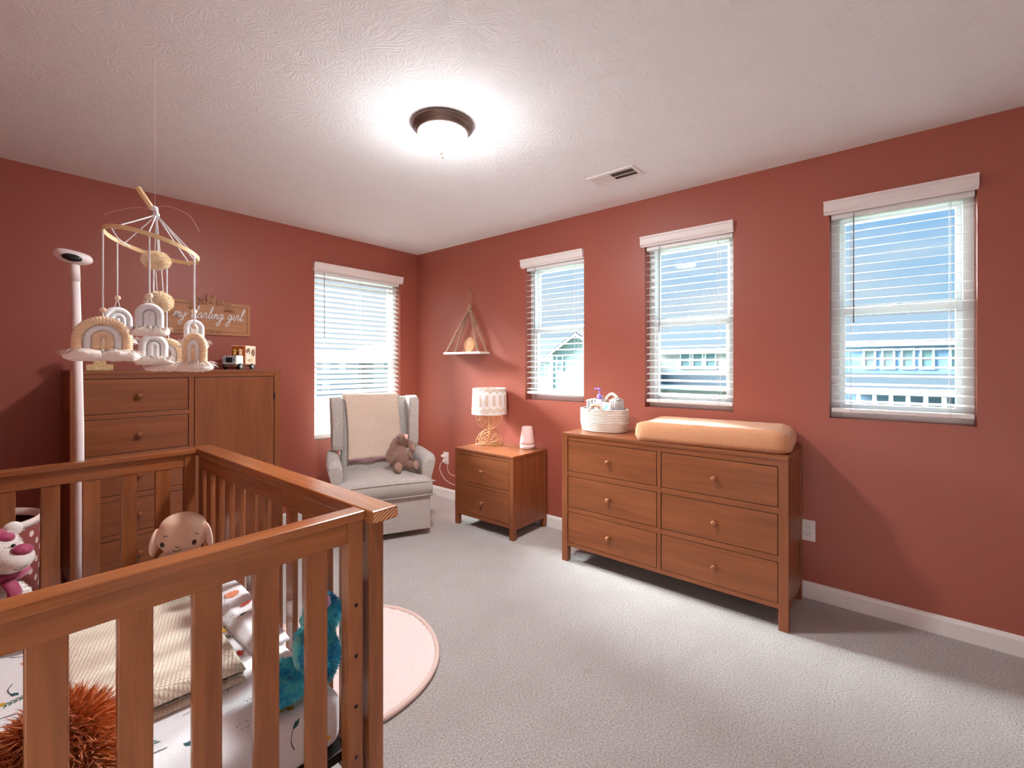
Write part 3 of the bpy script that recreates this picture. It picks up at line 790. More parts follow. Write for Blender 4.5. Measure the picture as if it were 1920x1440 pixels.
def chest(t, W, D, Hh, leg, top_th, rail_top, rows, cols, brail, knobfn, kmat='oakY', door=None, side_z=.11, overh=.0):
    bm = newbm(); box(bm, (-overh, -overh, Hh - top_th), (W + overh, D, Hh), .002); obj('top', bm, 'oakX', t)
    for x in (0, W - leg):
        for y in (0, D - leg):
            bm = newbm(); box(bm, (x, y + .001, 0), (x + leg, y + leg, Hh - top_th), .002); obj('leg', bm, 'oakZ', t)
    groove_side(t, 0, -1, D, side_z, Hh - top_th, leg); groove_side(t, W, 1, D, side_z, Hh - top_th, leg)
    for x in (.004, W - .004):
        s = 1 if x < W / 2 else -1
        bm = newbm(); box(bm, (x, leg, side_z - .028), (x + s * .02, D - leg, side_z)); obj('side_rail', bm, 'oakY', t)
    bm = newbm(); box(bm, (leg, .012, brail[0] + .002), (W - leg, D - .02, Hh - top_th), 0); obj('inner_carcass', bm, 'gap_shade', t)  # solid block, shade of the drawer gaps put into its dark colour
    bm = newbm(); box(bm, (leg, .004, rail_top), (W - leg, .014, Hh - top_th), .001)
    box(bm, (leg, .004, brail[0]), (W - leg, .03, brail[1]), .001)
    if door is None:
        for (a0, a1), (b0, b1) in zip(rows[1:], rows[:-1]): box(bm, (leg, .003, a1 + .0035), (W - leg, .016, b0 - .0035), .001)
    else:
        for (a0, a1), (b0, b1) in zip(rows[1:], rows[:-1]): box(bm, (leg, .003, a1 + .0035), (cols[0][1] + .01, .016, b0 - .0035), .001)
    obj('face_rails', bm, 'oakX', t)
    if len(cols) > 1 or door:
        c0 = cols[0][1] + .0035; c1 = (cols[1][0] if door is None else door[0]) - .0035
        bm = newbm(); box(bm, (c0, .002, brail[1]), (c1, .017, rail_top), .001); obj('centre_stile', bm, 'oakZ', t)
    for z0, z1 in rows:
        for x0, x1 in cols:
            bm = newbm(); box(bm, (x0 + .001, .003, z0), (x1 - .001, .020, z1), .0012); d = obj('drawer', bm, 'oakX', t)
            knobfn(d, (x0 + x1) / 2, .003, (z0 + z1) / 2)

t = thing('dresser', 'six drawer honey brown dresser under the windows, carrying the basket and changing pad', 'dresser', (2.525, 1.675, 0), -pi / 2)
chest(t, 1.30, .45, .847, .043, .020, .798, [(.600, .794), (.364, .562), (.130, .328)], [(.046, .646), (.674, 1.254)], (.103, .127), lambda d, x, y, z: knob(d, x, y, z - .004, .0165, 'oakY', .030))
t = thing('nightstand', 'small two drawer brown nightstand with brass knobs under the rattan lamp', 'nightstand', (2.555, 2.74, 0), -pi / 2)
def bknob(d, x, y, z):
    bm = newbm(); lathe(bm, [(0, 0), (.009, 0), (.009, .002), (.005, .004), (.0045, .016), (.009, .018), (.012, .022), (.013, .026), (.011, .029), (0, .030)], 18)
    bm.transform(Matrix.Translation((x, y, z)) @ Matrix.Rotation(pi / 2, 4, 'X')); k = obj('knob', bm, 'brass', d); k['label'] = 'small brass knob'
chest(t, .62, .425, .620, .038, .018, .575, [(.362, .571), (.118, .330)], [(.041, .579)], (.085, .114), bknob, side_z=.10)
t = thing('armoire', 'tall honey brown armoire with a drawer column and one door, behind the crib', 'armoire', (.349, 3.383, 0), 0)
rows = [(1.018, 1.212), (.787, .984), (.552, .753), (.327, .516), (.10, .292)]
chest(t, 1.10, .378, 1.263, .046, .022, 1.216, rows, [(.050, .535)], (.07, .097), lambda d, x, y, z: knob(d, x, y, z, .017, 'oakY', .032), door=(.569, 1.062))
bm = newbm(); box(bm, (.570, .003, .10), (1.050, .020, 1.212), .0015); dr = obj('door', bm, 'oakZ', t)
for z in (1.075, .24):
    bm = newbm(); box(bm, (1.047, -.002, z - .022), (1.059, .008, z + .022), .001); tube(bm, [(1.053, -.003, z - .024), (1.053, -.003, z + .024)], .004, 8); h = obj('hinge', bm, 'black', dr); h['label'] = 'black hinge'
knob(dr, .615, .003, .62, .017, 'oakY', .032)

# ------------------------------------------------------------------ crib
t = thing('crib', 'chestnut wooden baby crib with slatted sides filling the left foreground', 'crib', (.31, 1.75, 0))
HC = .915
XI, XO = .660, .742                       # long rail inner / outer faces (right); mirrored about x = .31
def mir(x): return .62 - x
def cx(bm, x0, x1, y0, y1, z0, z1, bev=.003, m=False):
    if m: x0, x1 = mir(x0), mir(x1)
    return box(bm, (x0, y0, z0), (x1, y1, z1), bev)
for m in (False, True):
    bm = newbm(); cx(bm, XI, XO, 1.016, 2.480, .882, HC, .006, m); rl = obj('long_top_rail', bm, 'pineY', t, world=True)
    if not m:
        bm = newbm(); box(bm, (XI + .004, 1.0152, .886), (XO - .004, 1.0158, HC - .004)); obj('end_grain', bm, 'endgrain', rl, world=True, label='pale striped end grain')
    bm = newbm(); cx(bm, XI + .016, XI + .040, 1.08, 2.42, .818, .883, .002, m); obj('apron_rail', bm, 'pineY', t, world=True)
    bm = newbm(); cx(bm, XI + .012, XI + .044, 1.08, 2.42, .16, .245, .003, m); obj('lower_rail', bm, 'pineY', t, world=True)
    for k in range(11):
        yc = 1.187 + k * .1126
        bm = newbm(); cx(bm, XI + .019, XI + .037, yc - .0262, yc + .0262, .24, .822, .003, m); obj('bar', bm, 'pineZ', t, world=True)
    for y0, y1 in ((1.055, 1.112), (2.388, 2.445)):
        bm = newbm(); cx(bm, .678, .722, y0, y1, 0, .883, .004, m); obj('leg', bm, 'pineZ', t, world=True)
for y0, y1, f in ((1.044, 1.098, 1), (2.402, 2.456, -1)):
    bm = newbm(); box(bm, (mir(XI) + .0005, y0, .893), (XI - .0005, y1, HC), .004); obj('end_top_rail', bm, 'pineX', t, world=True)
    bm = newbm(); box(bm, (mir(.656), y0 + .014, .838), (.656, y0 + .038, .894), .002); obj('apron_rail', bm, 'pineX', t, world=True)
    bm = newbm(); box(bm, (mir(.656), y0 + .012, .16), (.656, y0 + .040, .245), .003); obj('lower_rail', bm, 'pineX', t, world=True)
    for k in range(5):
        xc = .0825 + k * .11425
        bm = newbm(); box(bm, (xc - .0262, y0 + .017, .24), (xc + .0262, y0 + .035, .842), .003); obj('bar', bm, 'pineZ', t, world=True)
    for m in (0, 1):
        xa, xb = (.617, .657) if not m else (mir(.617), mir(.657))
        bm = newbm(); box(bm, (xa, y0 + .008, .10), (xb, y0 + .046, .893), .003); st = obj('end_stile', bm, 'pineZ', t, world=True)
        if f == 1 and not m:
            for z in (.675, .545, .415, .285, .155):
                bm = newbm(); disc(bm, ((xa + xb) / 2, y0 + .0082, z), .0046, (0, -1, 0), .0012, 14); disc(bm, ((xa + xb) / 2, y0 + .007, z), .003, (0, -1, 0), .0006, 10); obj('bolt', bm, 'bolt', st, world=True, label='dark round bolt head')
bm = newbm(); box(bm, (-.03, 1.11, .262), (.65, 2.40, .276), .002); box(bm, (-.03, 1.1105, .25), (.65, 1.13, .262)); obj('mattress_base', bm, 'black', t, world=True)
# mattress with fitted sheet
t = thing('crib_mattress', 'crib mattress in a white sheet printed with mustard flowers and leaves', 'mattress', (.31, 1.75, .277))
ZM = .42
bm = newbm(); box(bm, (-.028, 1.124, .278), (.645, 2.396, ZM), .035, 5)
for f in bm.faces: f.smooth = True
prm = random.Random(5)
PM = ['sheet', 'mustard', 'leafteal', 'coral', 'redp', 'ink', 'sage', 'pinkp']
PB = bm
bmesh.ops.recalc_face_normals(bm, faces=bm.faces[:])
ORD = {'mustard': .0010, 'leafteal': .0007, 'coral': .0008, 'redp': .0009, 'ink': .0012, 'sage': .0006, 'pinkp': .0005}
def topmap(u, v, h): return Vector((u, v, ZM + h))
def sidemap(u, v, h): return Vector((u, 1.124 - h, ZM - .035 - v))
def shape(m, P, pts):
    b = PB; h = ORD[m]
    A = [b.verts.new(P(x, y, h)) for x, y in pts]; B = [b.verts.new(P(x, y, h - .0004)) for x, y in pts]; n = len(A)
    mi = PM.index(m); b.faces.new(A).material_index = mi
    for j in range(n): b.faces.new((A[j], A[(j + 1) % n], B[(j + 1) % n], B[j])).material_index = mi
def petalflower(P, x, y, r, a, m='mustard', n=5):
    for k in range(n):
        t0 = a + 2 * pi * k / n; pts = []
        for j in range(8):
            q = 2 * pi * j / 8; l = r * (.58 + .46 * cos(q)); w = r * .30 * sin(q)
            pts.append((x + l * cos(t0) - w * sin(t0), y + l * sin(t0) + w * cos(t0)))
        shape(m, P, pts)
    for k in range(4):
        t0 = a + k * 1.4; shape('ink', P, [(x + .06 * r * cos(t0 + 1.5), y + .06 * r * sin(t0 + 1.5)), (x + .33 * r * cos(t0), y + .33 * r * sin(t0)), (x - .06 * r * cos(t0 + 1.5), y - .06 * r * sin(t0 + 1.5))])
def line(P, m, pts, w):
    pts = catmull([(p[0], p[1], 0) for p in pts], 5); L, R_ = [], []
    for i, p in enumerate(pts):
        d = (pts[min(i + 1, len(pts) - 1)] - pts[max(i - 1, 0)]).normalized(); n = Vector((-d.y, d.x, 0)) * w * (1 - .5 * i / len(pts))
        L.append(p + n); R_.append(p - n)
    for i in range(len(pts) - 1):
        b = PB; h = ORD[m]
        b.faces.new([b.verts.new(P(q.x, q.y, h)) for q in (L[i], L[i + 1], R_[i + 1], R_[i])]).material_index = PM.index(m)
def leaf(P, m, x, y, l, a, w=.28):
    pts = [(x + l * u * cos(a) - l * w * v * sin(a), y + l * u * sin(a) + l * w * v * cos(a)) for u, v in ((0, 0), (.3, .8), (.6, .9), (1, 0), (.6, -.7), (.3, -.7))]
    shape(m, P, pts)
def sprig(P, x, y, l, a, m='sage'):
    line(P, m, [(x, y), (x + l * .5 * cos(a + .15), y + l * .5 * sin(a + .15)), (x + l * cos(a), y + l * sin(a))], .0013)
    for k in range(5):
        f = .35 + .15 * k
        for s in (-1, 1): leaf(P, m, x + l * f * cos(a), y + l * f * sin(a), l * .24, a + s * .75, .22)
def brush(P, x, y, r, a):
    pts = []
    for j in range(26):
        q = 2 * pi * j / 26; rr = r * (1.0 if j % 2 else .78) * (1 + .25 * cos(q))
        pts.append((x + rr * cos(q) * cos(a) - .6 * rr * sin(q) * sin(a), y + rr * cos(q) * sin(a) + .6 * rr * sin(q) * cos(a)))
    shape('coral', P, pts)
    leaf(P, 'leafteal', x - r * .6 * cos(a), y - r * .6 * sin(a), r * .7, a + .1, .3)
def dots(P, x, y):
    for _ in range(6):
        a, b = x + prm.uniform(-.012, .012), y + prm.uniform(-.012, .012); shape('ink', P, [(a, b), (a + .0016, b + .0006), (a + .002, b + .004), (a + .0004, b + .0034)])
def motif(P, x, y, k):
    a = prm.uniform(0, 6.28)
    if k == 0: petalflower(P, x, y, .030, a)
    elif k == 1: sprig(P, x, y, .065, a)
    elif k == 2: brush(P, x, y, .026, a)
    elif k == 3: line(P, 'ink', [(x, y), (x + .03 * cos(a), y + .03 * sin(a)), (x + .07 * cos(a + .3), y + .07 * sin(a + .3))], .0013); leaf(P, 'leafteal', x + .05 * cos(a + .2), y + .05 * sin(a + .2), .026, a + .9)
    elif k == 4: dots(P, x, y)
    elif k == 5: petalflower(P, x, y, .018, a, 'redp', 6); line(P, 'leafteal', [(x, y), (x + .03, y + .02), (x + .05, y + .05)], .0012)
    else: petalflower(P, x, y, .022, a, 'pinkp', 5)
idx = 0
for iy in range(15):
    for ix in range(8):
        x = -.01 + ix * .088 + (.04 if iy % 2 else 0) + prm.uniform(-.012, .012); y = 1.185 + iy * .083 + prm.uniform(-.012, .012)
        if x < .60 and y < 2.34: motif(topmap, x, y, [0, 1, 3, 4, 0, 1, 2, 3, 0, 5, 1, 4, 3, 6][(idx * 5 + ix + prm.randrange(3)) % 14]); idx += 1
for ix in range(10):
    motif(sidemap, .0 + ix * .064, .038 + .02 * (ix % 2), [0, 1, 3, 0, 2, 1, 0, 5, 3, 0][ix])
obj('fitted_sheet', PB, PM, t, world=True, norm=False)
# ------------------------------------------------------------------ glider armchair
CH = thing('armchair', 'grey beige wingback glider armchair in the corner', 'armchair', (1.96, 2.84, 0), math.atan2(-.428, .904))
def slab(bm, y, half, w0, w1, r=.03): pass
bm = newbm(); lathe(bm, [(0, 0), (.24, 0), (.25, .01), (.25, .03), (.06, .035), (.06, .09), (0, .09)], 32, (0, .36, 0)); obj('swivel_base', bm, 'black', CH)
bm = newbm(); box(bm, (-.335, .015, .045), (.335, .66, .300), .018, 3)
for f in bm.faces: f.smooth = True
obj('seat_base', bm, 'tweed', CH)
bm = newbm(); box(bm, (-.335, .0, .048), (.335, .016, .298), .008, 3); obj('footrest_panel', bm, 'tweed', CH)
# seat cushion, crowned
bm = newbm(); bmesh.ops.create_grid(bm, x_segments=22, y_segments=18, size=1)
for v in bm.verts:
    a, b = v.co.x, v.co.y
    v.co = Vector((a, b, 0))
top = [(v.co.x, v.co.y, v) for v in bm.verts]
for a, b, v in top:
    ea = max(0, (abs(a) - .80) / .20); eb = max(0, (abs(b) - .80) / .20)
    rnd = 1 - math.sqrt(max(0, 1 - min(1, ea * ea + eb * eb))) if (ea or eb) else 0
    w = .345 if b < -.55 else .345 - .055 * min(1, (b + .55) / .12)
    v.co = Vector((a * w, .235 + b * .255, .435 + .040 * (1 - a * a) * (1 - b * b) - .022 * rnd + .008 * max(0, -b) * (1 - a * a)))
ext = bmesh.ops.extrude_face_region(bm, geom=bm.faces[:])
for v in [q for q in ext['geom'] if isinstance(q, bmesh.types.BMVert)]: v.co.z = .304 + (v.co.z - .435) * .05
for f in bm.faces: f.smooth = True
cu = obj('seat_cushion', bm, 'tweed', CH)
bm = newbm()
for z, yy, zz in ((.413, -.0215, 0), (.312, -.0215, 0)):
    P = [(-.30, .13, z), (-.348, .11, z), (-.349, .0, z), (-.335, -.018, z), (0, -.0225, z + (.006 if z > .4 else 0)), (.335, -.018, z), (.349, .0, z), (.348, .11, z), (.30, .13, z)]
    tube(bm, catmull(P, 5), .0045, 6)
obj('piping', bm, 'tweed', cu)
# arms: flared, rounded on top
for s in (-1, 1):
    bm = newbm(); secs = []
    for y, zt, fl in ((.085, .560, .034), (.095, .588, .040), (.12, .598, .042), (.25, .602, .036), (.42, .606, .026), (.62, .60, .012)):
        sec = []
        x_in, x_out = .292, .345
        zb = .302
        sec += [(s * x_in, y, zb), (s * x_in, y, zt - .05), (s * (x_in + .004 + fl * .1), y, zt - .02), (s * (x_in + .024 + fl * .3), y, zt - .003), (s * (x_in + .052 + fl * .5), y, zt), (s * (x_out + fl * .75 + .012), y, zt - .008), (s * (x_out + fl + .014), y, zt - .034), (s * (x_out + fl * .9 + .006), y, zt - .075), (s * (x_out + fl * .35), y, zt - .17), (s * (x_out - .008), y, zb)]
        secs.append(sec)
    secs.insert(0, [((p[0] - s * .33) * .9 + s * .33, .077, (p[2] - .45) * .93 + .45) for p in secs[0]])
    loft(bm, secs); obj('arm', bm, 'tweed', CH)
# wings
for s in (-1, 1):
    bm = newbm()
    prof = [(.435, .607), (.425, .66), (.420, .78), (.424, .92), (.440, .990), (.47, 1.024), (.52, 1.035), (.58, 1.030), (.64, 1.02), (.67, .98), (.65, .607)]
    prism(bm, prof, lambda a, b: Vector((s * (.262), a, b)), lambda a, b: Vector((s * (.340 + .012 * (b > .9)), a, b)), bev=.020, seg=4)
    for f in bm.faces: f.smooth = True
    obj('wing', bm, 'tweed', CH)
# back
bm = newbm()
secs = []
for z, y0, th in ((.36, .455, .17), (.44, .462, .17), (.60, .490, .15), (.78, .520, .12), (.94, .548, .10), (1.00, .562, .085), (1.022, .585, .05)):
    w = .285 if z < .6 else .268
    sec = [(-w, y0 + .02, z), (-w * .85, y0 + .004, z), (-w * .4, y0 - .008, z), (w * .4, y0 - .008, z), (w * .85, y0 + .004, z), (w, y0 + .02, z), (w, y0 + th, z), (-w, y0 + th, z)]
    secs.append(sec)
loft(bm, secs); obj('backrest', bm, 'tweed', CH)

# sherpa throw over the chair back (hangs in front, folds over the top)
t = thing('throw_blanket', 'cream sherpa throw with mauve edge draped over the armchair back', 'blanket', CH.location.copy() + Vector((0, 0, .5)), CH.rotation_euler.z)
def back_y(z): 
    pts = ((.36, .455), (.44, .462), (.60, .490), (.78, .520), (.94, .548), (1.00, .562), (1.022, .585))
    for (a, b), (c, d) in zip(pts, pts[1:]):
        if z <= c: return b + (d - b) * (z - a) / (c - a)
    return .585
path = []
for i in range(26):
    z = .530 + i * .0195; path.append((back_y(z) - .032 - (.004 if i < 3 else 0), z))
path += [(.565, 1.042), (.585, 1.052), (.612, 1.056), (.645, 1.050), (.668, 1.03), (.680, .99), (.684, .93), (.686, .85)]
bm = newbm(); rows_ = []
NX = 26
for i, (y, z) in enumerate(path):
    f = i / 25.0; row = []
    x0 = -.232 + .012 * sin(f * 2.6) + (.010 if i < 25 else 0) - .020 * min(1, f); x1 = .225 - .010 * sin(f * 2.0) - .03 * min(1, f) 
    for j in range(NX + 1):
        u = j / NX; x = x0 + (x1 - x0) * u
        n_ = mnoise.noise(Vector((x * 9, z * 7, 3.1))) * .006 + mnoise.noise(Vector((x * 45, z * 45, 1))) * .0022
        row.append(bm.verts.new((x, y - n_ - .003 * sin(u * 9 + f), z - CH.location.z - .5 + (.004 * sin(u * 5) if i == 0 else 0))))
    rows_.append(row)
for A, B in zip(rows_, rows_[1:]):
    for j in range(NX):
        f = bm.faces.new((A[j], A[j + 1], B[j + 1], B[j])); f.smooth = True
bmesh.ops.recalc_face_normals(bm, faces=bm.faces[:])
bmesh.ops.solidify(bm, geom=bm.faces[:], thickness=.010)
for f in bm.faces: f.smooth = True
# short pile
bm.normal_update()
fur(bm, 9000, .0075, .0032, .4, .5, keep=lambda f: f.normal.y < -.3 or f.normal.z > .5)
bw = obj('sherpa_side', bm, 'sherpa', t, norm=False)
bm = newbm(); P = [(-.222 + .447 * k / 14, path[0][0] - .008 + .004 * sin(k), path[0][1] - .504 + .004 * sin(k * .9)) for k in range(15)]
tube(bm, P, .0085, 8, flat=(1, 1.2)); obj('bound_edge', bm, 'mauve', t, label='mauve satin edge')
bm = newbm(); box(bm, (.105, path[0][0] - .022, .0 - .035), (.145, path[0][0] - .019, .02)); obj('care_label', bm, 'pink_edge', t)

# brown bunny
def plush(t, pieces, vox, mat, name='body', furn=0, L=.008, w=.002, extra=None, seed=3, grav=.2):
    bm = newbm()
    for c, r, rot in pieces: ell(bm, c, r, rot, 18, 12)
    bm = merge_vox(bm, vox, 3)
    if furn: fur(bm, furn, L, w, grav, .45, seed=seed)
    return obj(name, bm, mat, t, norm=False)
bl = Matrix.Rotation(CH.rotation_euler.z, 4, 'Z') @ Vector((.152, .190, 0)) + CH.location
t = thing('plush_bunny', 'brown floppy eared plush bunny with pink nose seated on the armchair', 'soft toy', (bl.x, bl.y, .478), math.atan2(-.20, .98))
plush(t, [((0, .02, .085), (.068, .060, .092), (0, 0, 0)), ((.005, .03, .15), (.048, .045, .06), (0, 0, 0)), ((.012, .01, .232), (.052, .055, .048), (-.5, 0, 0)), ((.010, -.025, .250), (.030, .035, .030), (-.6, 0, 0)),
          ((-.062, .03, .175), (.024, .022, .080), (0, .42, .2)), ((-.085, .035, .115), (.030, .020, .062), (0, .25, .2)), ((.070, .02, .190), (.024, .022, .045), (0, -.75, 0)), ((.092, .01, .155), (.032, .020, .048), (0, -.15, .3)),
          ((-.055, -.045, .030), (.030, .055, .030), (0, 0, -.3)), ((.062, -.040, .030), (.030, .052, .030), (0, 0, .35)), ((-.070, -.005, .095), (.020, .028, .055), (.2, .5, 0)), ((.066, -.005, .090), (.020, .028, .05), (.2, -.5, 0))], .0065, 'bunny', furn=5000, L=.006, w=.0022)
for x, a in ((-.068, -.3), (.078, .35)):
    bm = newbm(); ell(bm, (x, -.092, .036), (.028, .012, .036), (-.25, 0, a)); obj('foot_pad', bm, 'bunny_ear', t)
bm = newbm(); ell(bm, (.095, -.006, .158), (.020, .008, .034), (0, -.15, .3)); obj('inner_ear', bm, 'bunny_ear', t)
bm = newbm(); prism(bm, [(-.017, .012), (-.010, .019), (0, .014), (.010, .019), (.017, .012), (.012, -.004), (0, -.022), (-.012, -.004)], lambda a, b: Vector((.010 + a, -.058 + b * .35, .262 + b)), lambda a, b: Vector((.010 + a, -.066 + b * .35, .258 + b)), bev=.003); obj('nose', bm, 'pinknose', t)
for x in (-.036, .052):
    bm = newbm(); ell(bm, (x, -.022, .252), (.0055, .005, .0055)); obj('eye', bm, 'black', t)

# ------------------------------------------------------------------ macrame shelf and disc
t = thing('hanging_shelf', 'white hanging shelf on brown macrame ropes in the corner of the right wall', 'shelf', (XR - .0005, 2.985, 1.395), -pi / 2)
bm = newbm(); box(bm, (-.235, -.140, .0), (.235, -.004, .018), .003); obj('shelf_board', bm, 'white', t)
bm = newbm(); tube(bm, catmull([(0, -.004, .575), (0, -.022, .572), (.0, -.024, .585), (.0, -.012, .592)], 5), .0035, 8); disc(bm, (0, -.0005, .575), .010, (0, -1, 0), .003, 14); obj('wall_hook', bm, 'brass', t)
bm = newbm(); tube(bm, catmull([(-.003, -.02, .573), (-.016, -.024, .53), (-.018, -.028, .46), (-.012, -.03, .425)], 5) , .0032, 6); tube(bm, catmull([(.003, -.02, .573), (.016, -.024, .53), (.018, -.028, .46), (.012, -.03, .425)], 5), .0032, 6); obj('hanging_loop', bm, 'macrame', t)
bm = newbm(); tube(bm, [(.020 * cos(a * pi / 8), -.03 + .014 * sin(a * pi / 8), .425 + .002 * cos(a)) for a in range(16)], .0065, 8, True); ell(bm, (0, -.03, .44), (.017, .013, .024)); ell(bm, (0, -.03, .408), (.022, .014, .018)); obj('knot', bm, 'macrame', t)
for sx in (-1, 1):
    for yy in (-.128, -.016):
        a, b = Vector((sx * .012, -.03, .41)), Vector((sx * .205, yy, .020))
        bm = newbm(); n = 46; d = (b - a); nn = d.normalized(); s1 = nn.cross(Vector((0, 1, 0))).normalized(); s2 = nn.cross(s1)
        for ph in (0, pi):
            tube(bm, [a + d * (k / (n * 2)) + (s1 * cos(ph + k * .75) + s2 * sin(ph + k * .75)) * .0055 for k in range(n * 2 + 1)], .0058, 6)
        ell(bm, b + Vector((0, 0, -.008)), (.011, .011, .010), seg=10, rings=8)
        obj('macrame_rope', bm, 'macrame', t)
t = thing('round_plaque', 'small round natural fibre disc leaning on the hanging shelf', 'plaque', (XR - .05, 2.965, 1.4135), -pi / 2)
bm = newbm(); lathe(bm, [(0, -.004), (.066, -.004), (.069, 0), (.066, .004), (.0, .005)], 40); bm.transform(Matrix.Translation((0, 0, .068)) @ Matrix.Rotation(Rd(82), 4, 'X')); obj('disc', bm, 'plywood', t)
bm = newbm()
for r in (.062, .050, .038, .026, .014): tube(bm, [(r * cos(k * pi / 18), r * sin(k * pi / 18), .0045) for k in range(36)], .0022, 5, True)
bm.transform(Matrix.Translation((0, 0, .068)) @ Matrix.Rotation(Rd(82), 4, 'X')); obj('woven_coil', bm, 'rattan', t)

# ------------------------------------------------------------------ lamp and night light
t = thing('table_lamp', 'table lamp with tufted white shade and rattan arch base on the nightstand', 'lamp', (2.835, 2.615, .62), -Rd(62))
R0 = .103
bm = newbm()
for y in (-.05, .05):
    for r in (.103, .083, .062, .042, .024):
        tube(bm, [(r * cos(k * pi / 20), y * (.35 + .65 * (1 - .3 * abs(sin(k * pi / 20)))), .012 + r * sin(k * pi / 20) * 1.12) for k in range(21)], .0032 if r > .1 else .0022, 6)
        tube(bm, [(r * cos(k * pi / 20), y * (.35 + .65 * (1 - .3 * abs(sin(k * pi / 20)))), .246 - r * sin(k * pi / 20) * 1.10) for k in range(21)], .0032 if r > .1 else .0022, 6)
    tube(bm, [(-.105, y, .008), (.105, y, .008)], .0045, 6); tube(bm, [(-.098, y, .250), (.098, y, .250)], .0045, 6)
for x in (-.1, -.05, 0, .05, .1):
    tube(bm, [(x, -.05, .006), (x, .05, .006)], .0032, 6); tube(bm, [(x * .95, -.05, .250), (x * .95, .05, .250)], .0032, 6)
for a in (20, 55, 90, 125, 160):
    for y in (-.045, .045): 
        tube(bm, [(.02 * cos(Rd(a)), y * .8, .012 + .02 * sin(Rd(a))), (.10 * cos(Rd(a)), y * .75, .012 + .11 * sin(Rd(a)))], .002, 5)
        tube(bm, [(.02 * cos(Rd(a)), y * .8, .246 - .02 * sin(Rd(a))), (.10 * cos(Rd(a)), y * .75, .246 - .11 * sin(Rd(a)))], .002, 5)
tube(bm, [(0, 0, .006), (0, 0, .262)], .004, 8)
obj('rattan_base', bm, 'rattan', t)
bm = newbm(); lathe(bm, [(.148, .262), (.144, .375), (.140, .478), (.1385, .478), (.1425, .375), (.1465, .262)], 56); sd = obj('lamp_shade', bm, 'shade', t)
bm = newbm(); tube(bm, [(.147 * cos(k * pi / 24), .147 * sin(k * pi / 24), .263) for k in range(48)], .0022, 5, True); tube(bm, [(.1395 * cos(k * pi / 24), .1395 * sin(k * pi / 24), .477) for k in range(48)], .0022, 5, True)
for a in (0, 2.09, 4.19): tube(bm, [(0, 0, .262), (.146 * cos(a), .146 * sin(a), .264)], .0018, 5)
obj('shade_rim', bm, 'shade', sd)
bm = newbm()
def tuftline(zc, amp, n, ph=0, r=.0042):
    pts = []
    for k in range(n * 8 + 1):
        q = k / (n * 8) * 2 * pi; f = (k / 8 + ph) % 1; z = zc + amp * (abs(f - .5) * 4 - 1)
        rr = .1465 - (z - .262) * .037
        pts.append((rr * cos(q), rr * sin(q), z))
    tube(bm, pts[:-1], r, 5, True)
tuftline(.292, .010, 15); tuftline(.308, .010, 15); tuftline(.455, .010, 15, .5); tuftline(.468, .006, 15, .5)
for k in range(15):
    q = (k + .5) / 15 * 2 * pi
    for z in (.335, .350, .365, .380, .395, .41):
        for s in (-1, 1):
            rr = .147 - (z - .262) * .037; L = .014 * (1 - .06 * ((z - .335) / .015))
            tube(bm, [(rr * cos(q), rr * sin(q), z), (rr * cos(q + s * L / rr), rr * sin(q + s * L / rr), z + .016)], .0036, 5)
fur(bm, 1600, .008, .003, .2, .6)
obj('tufted_pattern', bm, 'tuft', sd, norm=False)
t = thing('night_light', 'small tapered white and pink night light on the nightstand', 'night light', (2.905, 2.262, .62))
bm = newbm(); lathe(bm, [(0, .034), (.0600, .034), (.0585, .06), (.050, .125), (.043, .168), (.040, .176), (.034, .178), (0, .178)], 40); obj('lamp_body', bm, 'nightlight', t)
bm = newbm(); lathe(bm, [(0, 0), (.052, 0), (.058, .006), (.0605, .020), (.0605, .034), (0, .034)], 40); obj('base', bm, 'nightbase', t)
# ------------------------------------------------------------------ on the dresser
ZD = .8472
t = thing('rope_basket', 'oval white coiled rope basket full of diapers on the dresser', 'basket', (2.775, 1.497, ZD), -Rd(90))
A_, B_ = .166, .116                    # local X runs along the wall
def oval(s, n=56): return [(A_ * s * cos(2 * pi * k / n), B_ * s * sin(2 * pi * k / n)) for k in range(n)]
bm = newbm()
for i in range(14):
    z = .0075 + i * .0107; s = .93 + .07 * min(1, i / 5.0)
    tube(bm, [(x, y, z) for x, y in oval(s)], .0064, 7, True)
for q in (.75, .55, .35, .15): tube(bm, [(x, y, .0125) for x, y in oval(q)], .012, 6, True)
obj('basket_wall', bm, 'rope', t)
bm = newbm(); R_ = [[bm.verts.new((x, y, z)) for x, y in oval(.955)] for z in (.0185, .150)]
for j in range(56): bm.faces.new((R_[0][j], R_[0][(j + 1) % 56], R_[1][(j + 1) % 56], R_[1][j]))
bm.faces.new(R_[0]); bmesh.ops.solidify(bm, geom=bm.faces[:], thickness=.002); obj('felt_lining', bm, 'greyfelt', t)
for y, zt, hw in ((-B_, .176, .046), (B_, .238, .058)):
    bm = newbm()
    for dr in (0, .010):
        tube(bm, catmull([(-hw - dr, y * .90, .118), (-hw * .96 - dr, y * .97, .142), (-hw * .68 - dr * .7, y, .142 + (zt - .142) * .68 + dr * .8), (0, y * 1.01, zt + dr), (hw * .68 + dr * .7, y, .142 + (zt - .142) * .68 + dr * .8), (hw * .96 + dr, y * .97, .142), (hw + dr, y * .90, .118)], 6), .0066, 7)
    if y < 0: tube(bm, catmull([(-hw * .62, y, .142 + (zt - .142) * .72 + .004), (0, y * 1.01, zt + .005), (hw * .62, y, .142 + (zt - .142) * .72 + .004)], 6), .0128, 8, mi=1)
    obj('handle', bm, ['rope', 'leather'], t)
BM = rootmat(t)
def inb(x, y, z=0): return BM @ Vector((x, y, z))
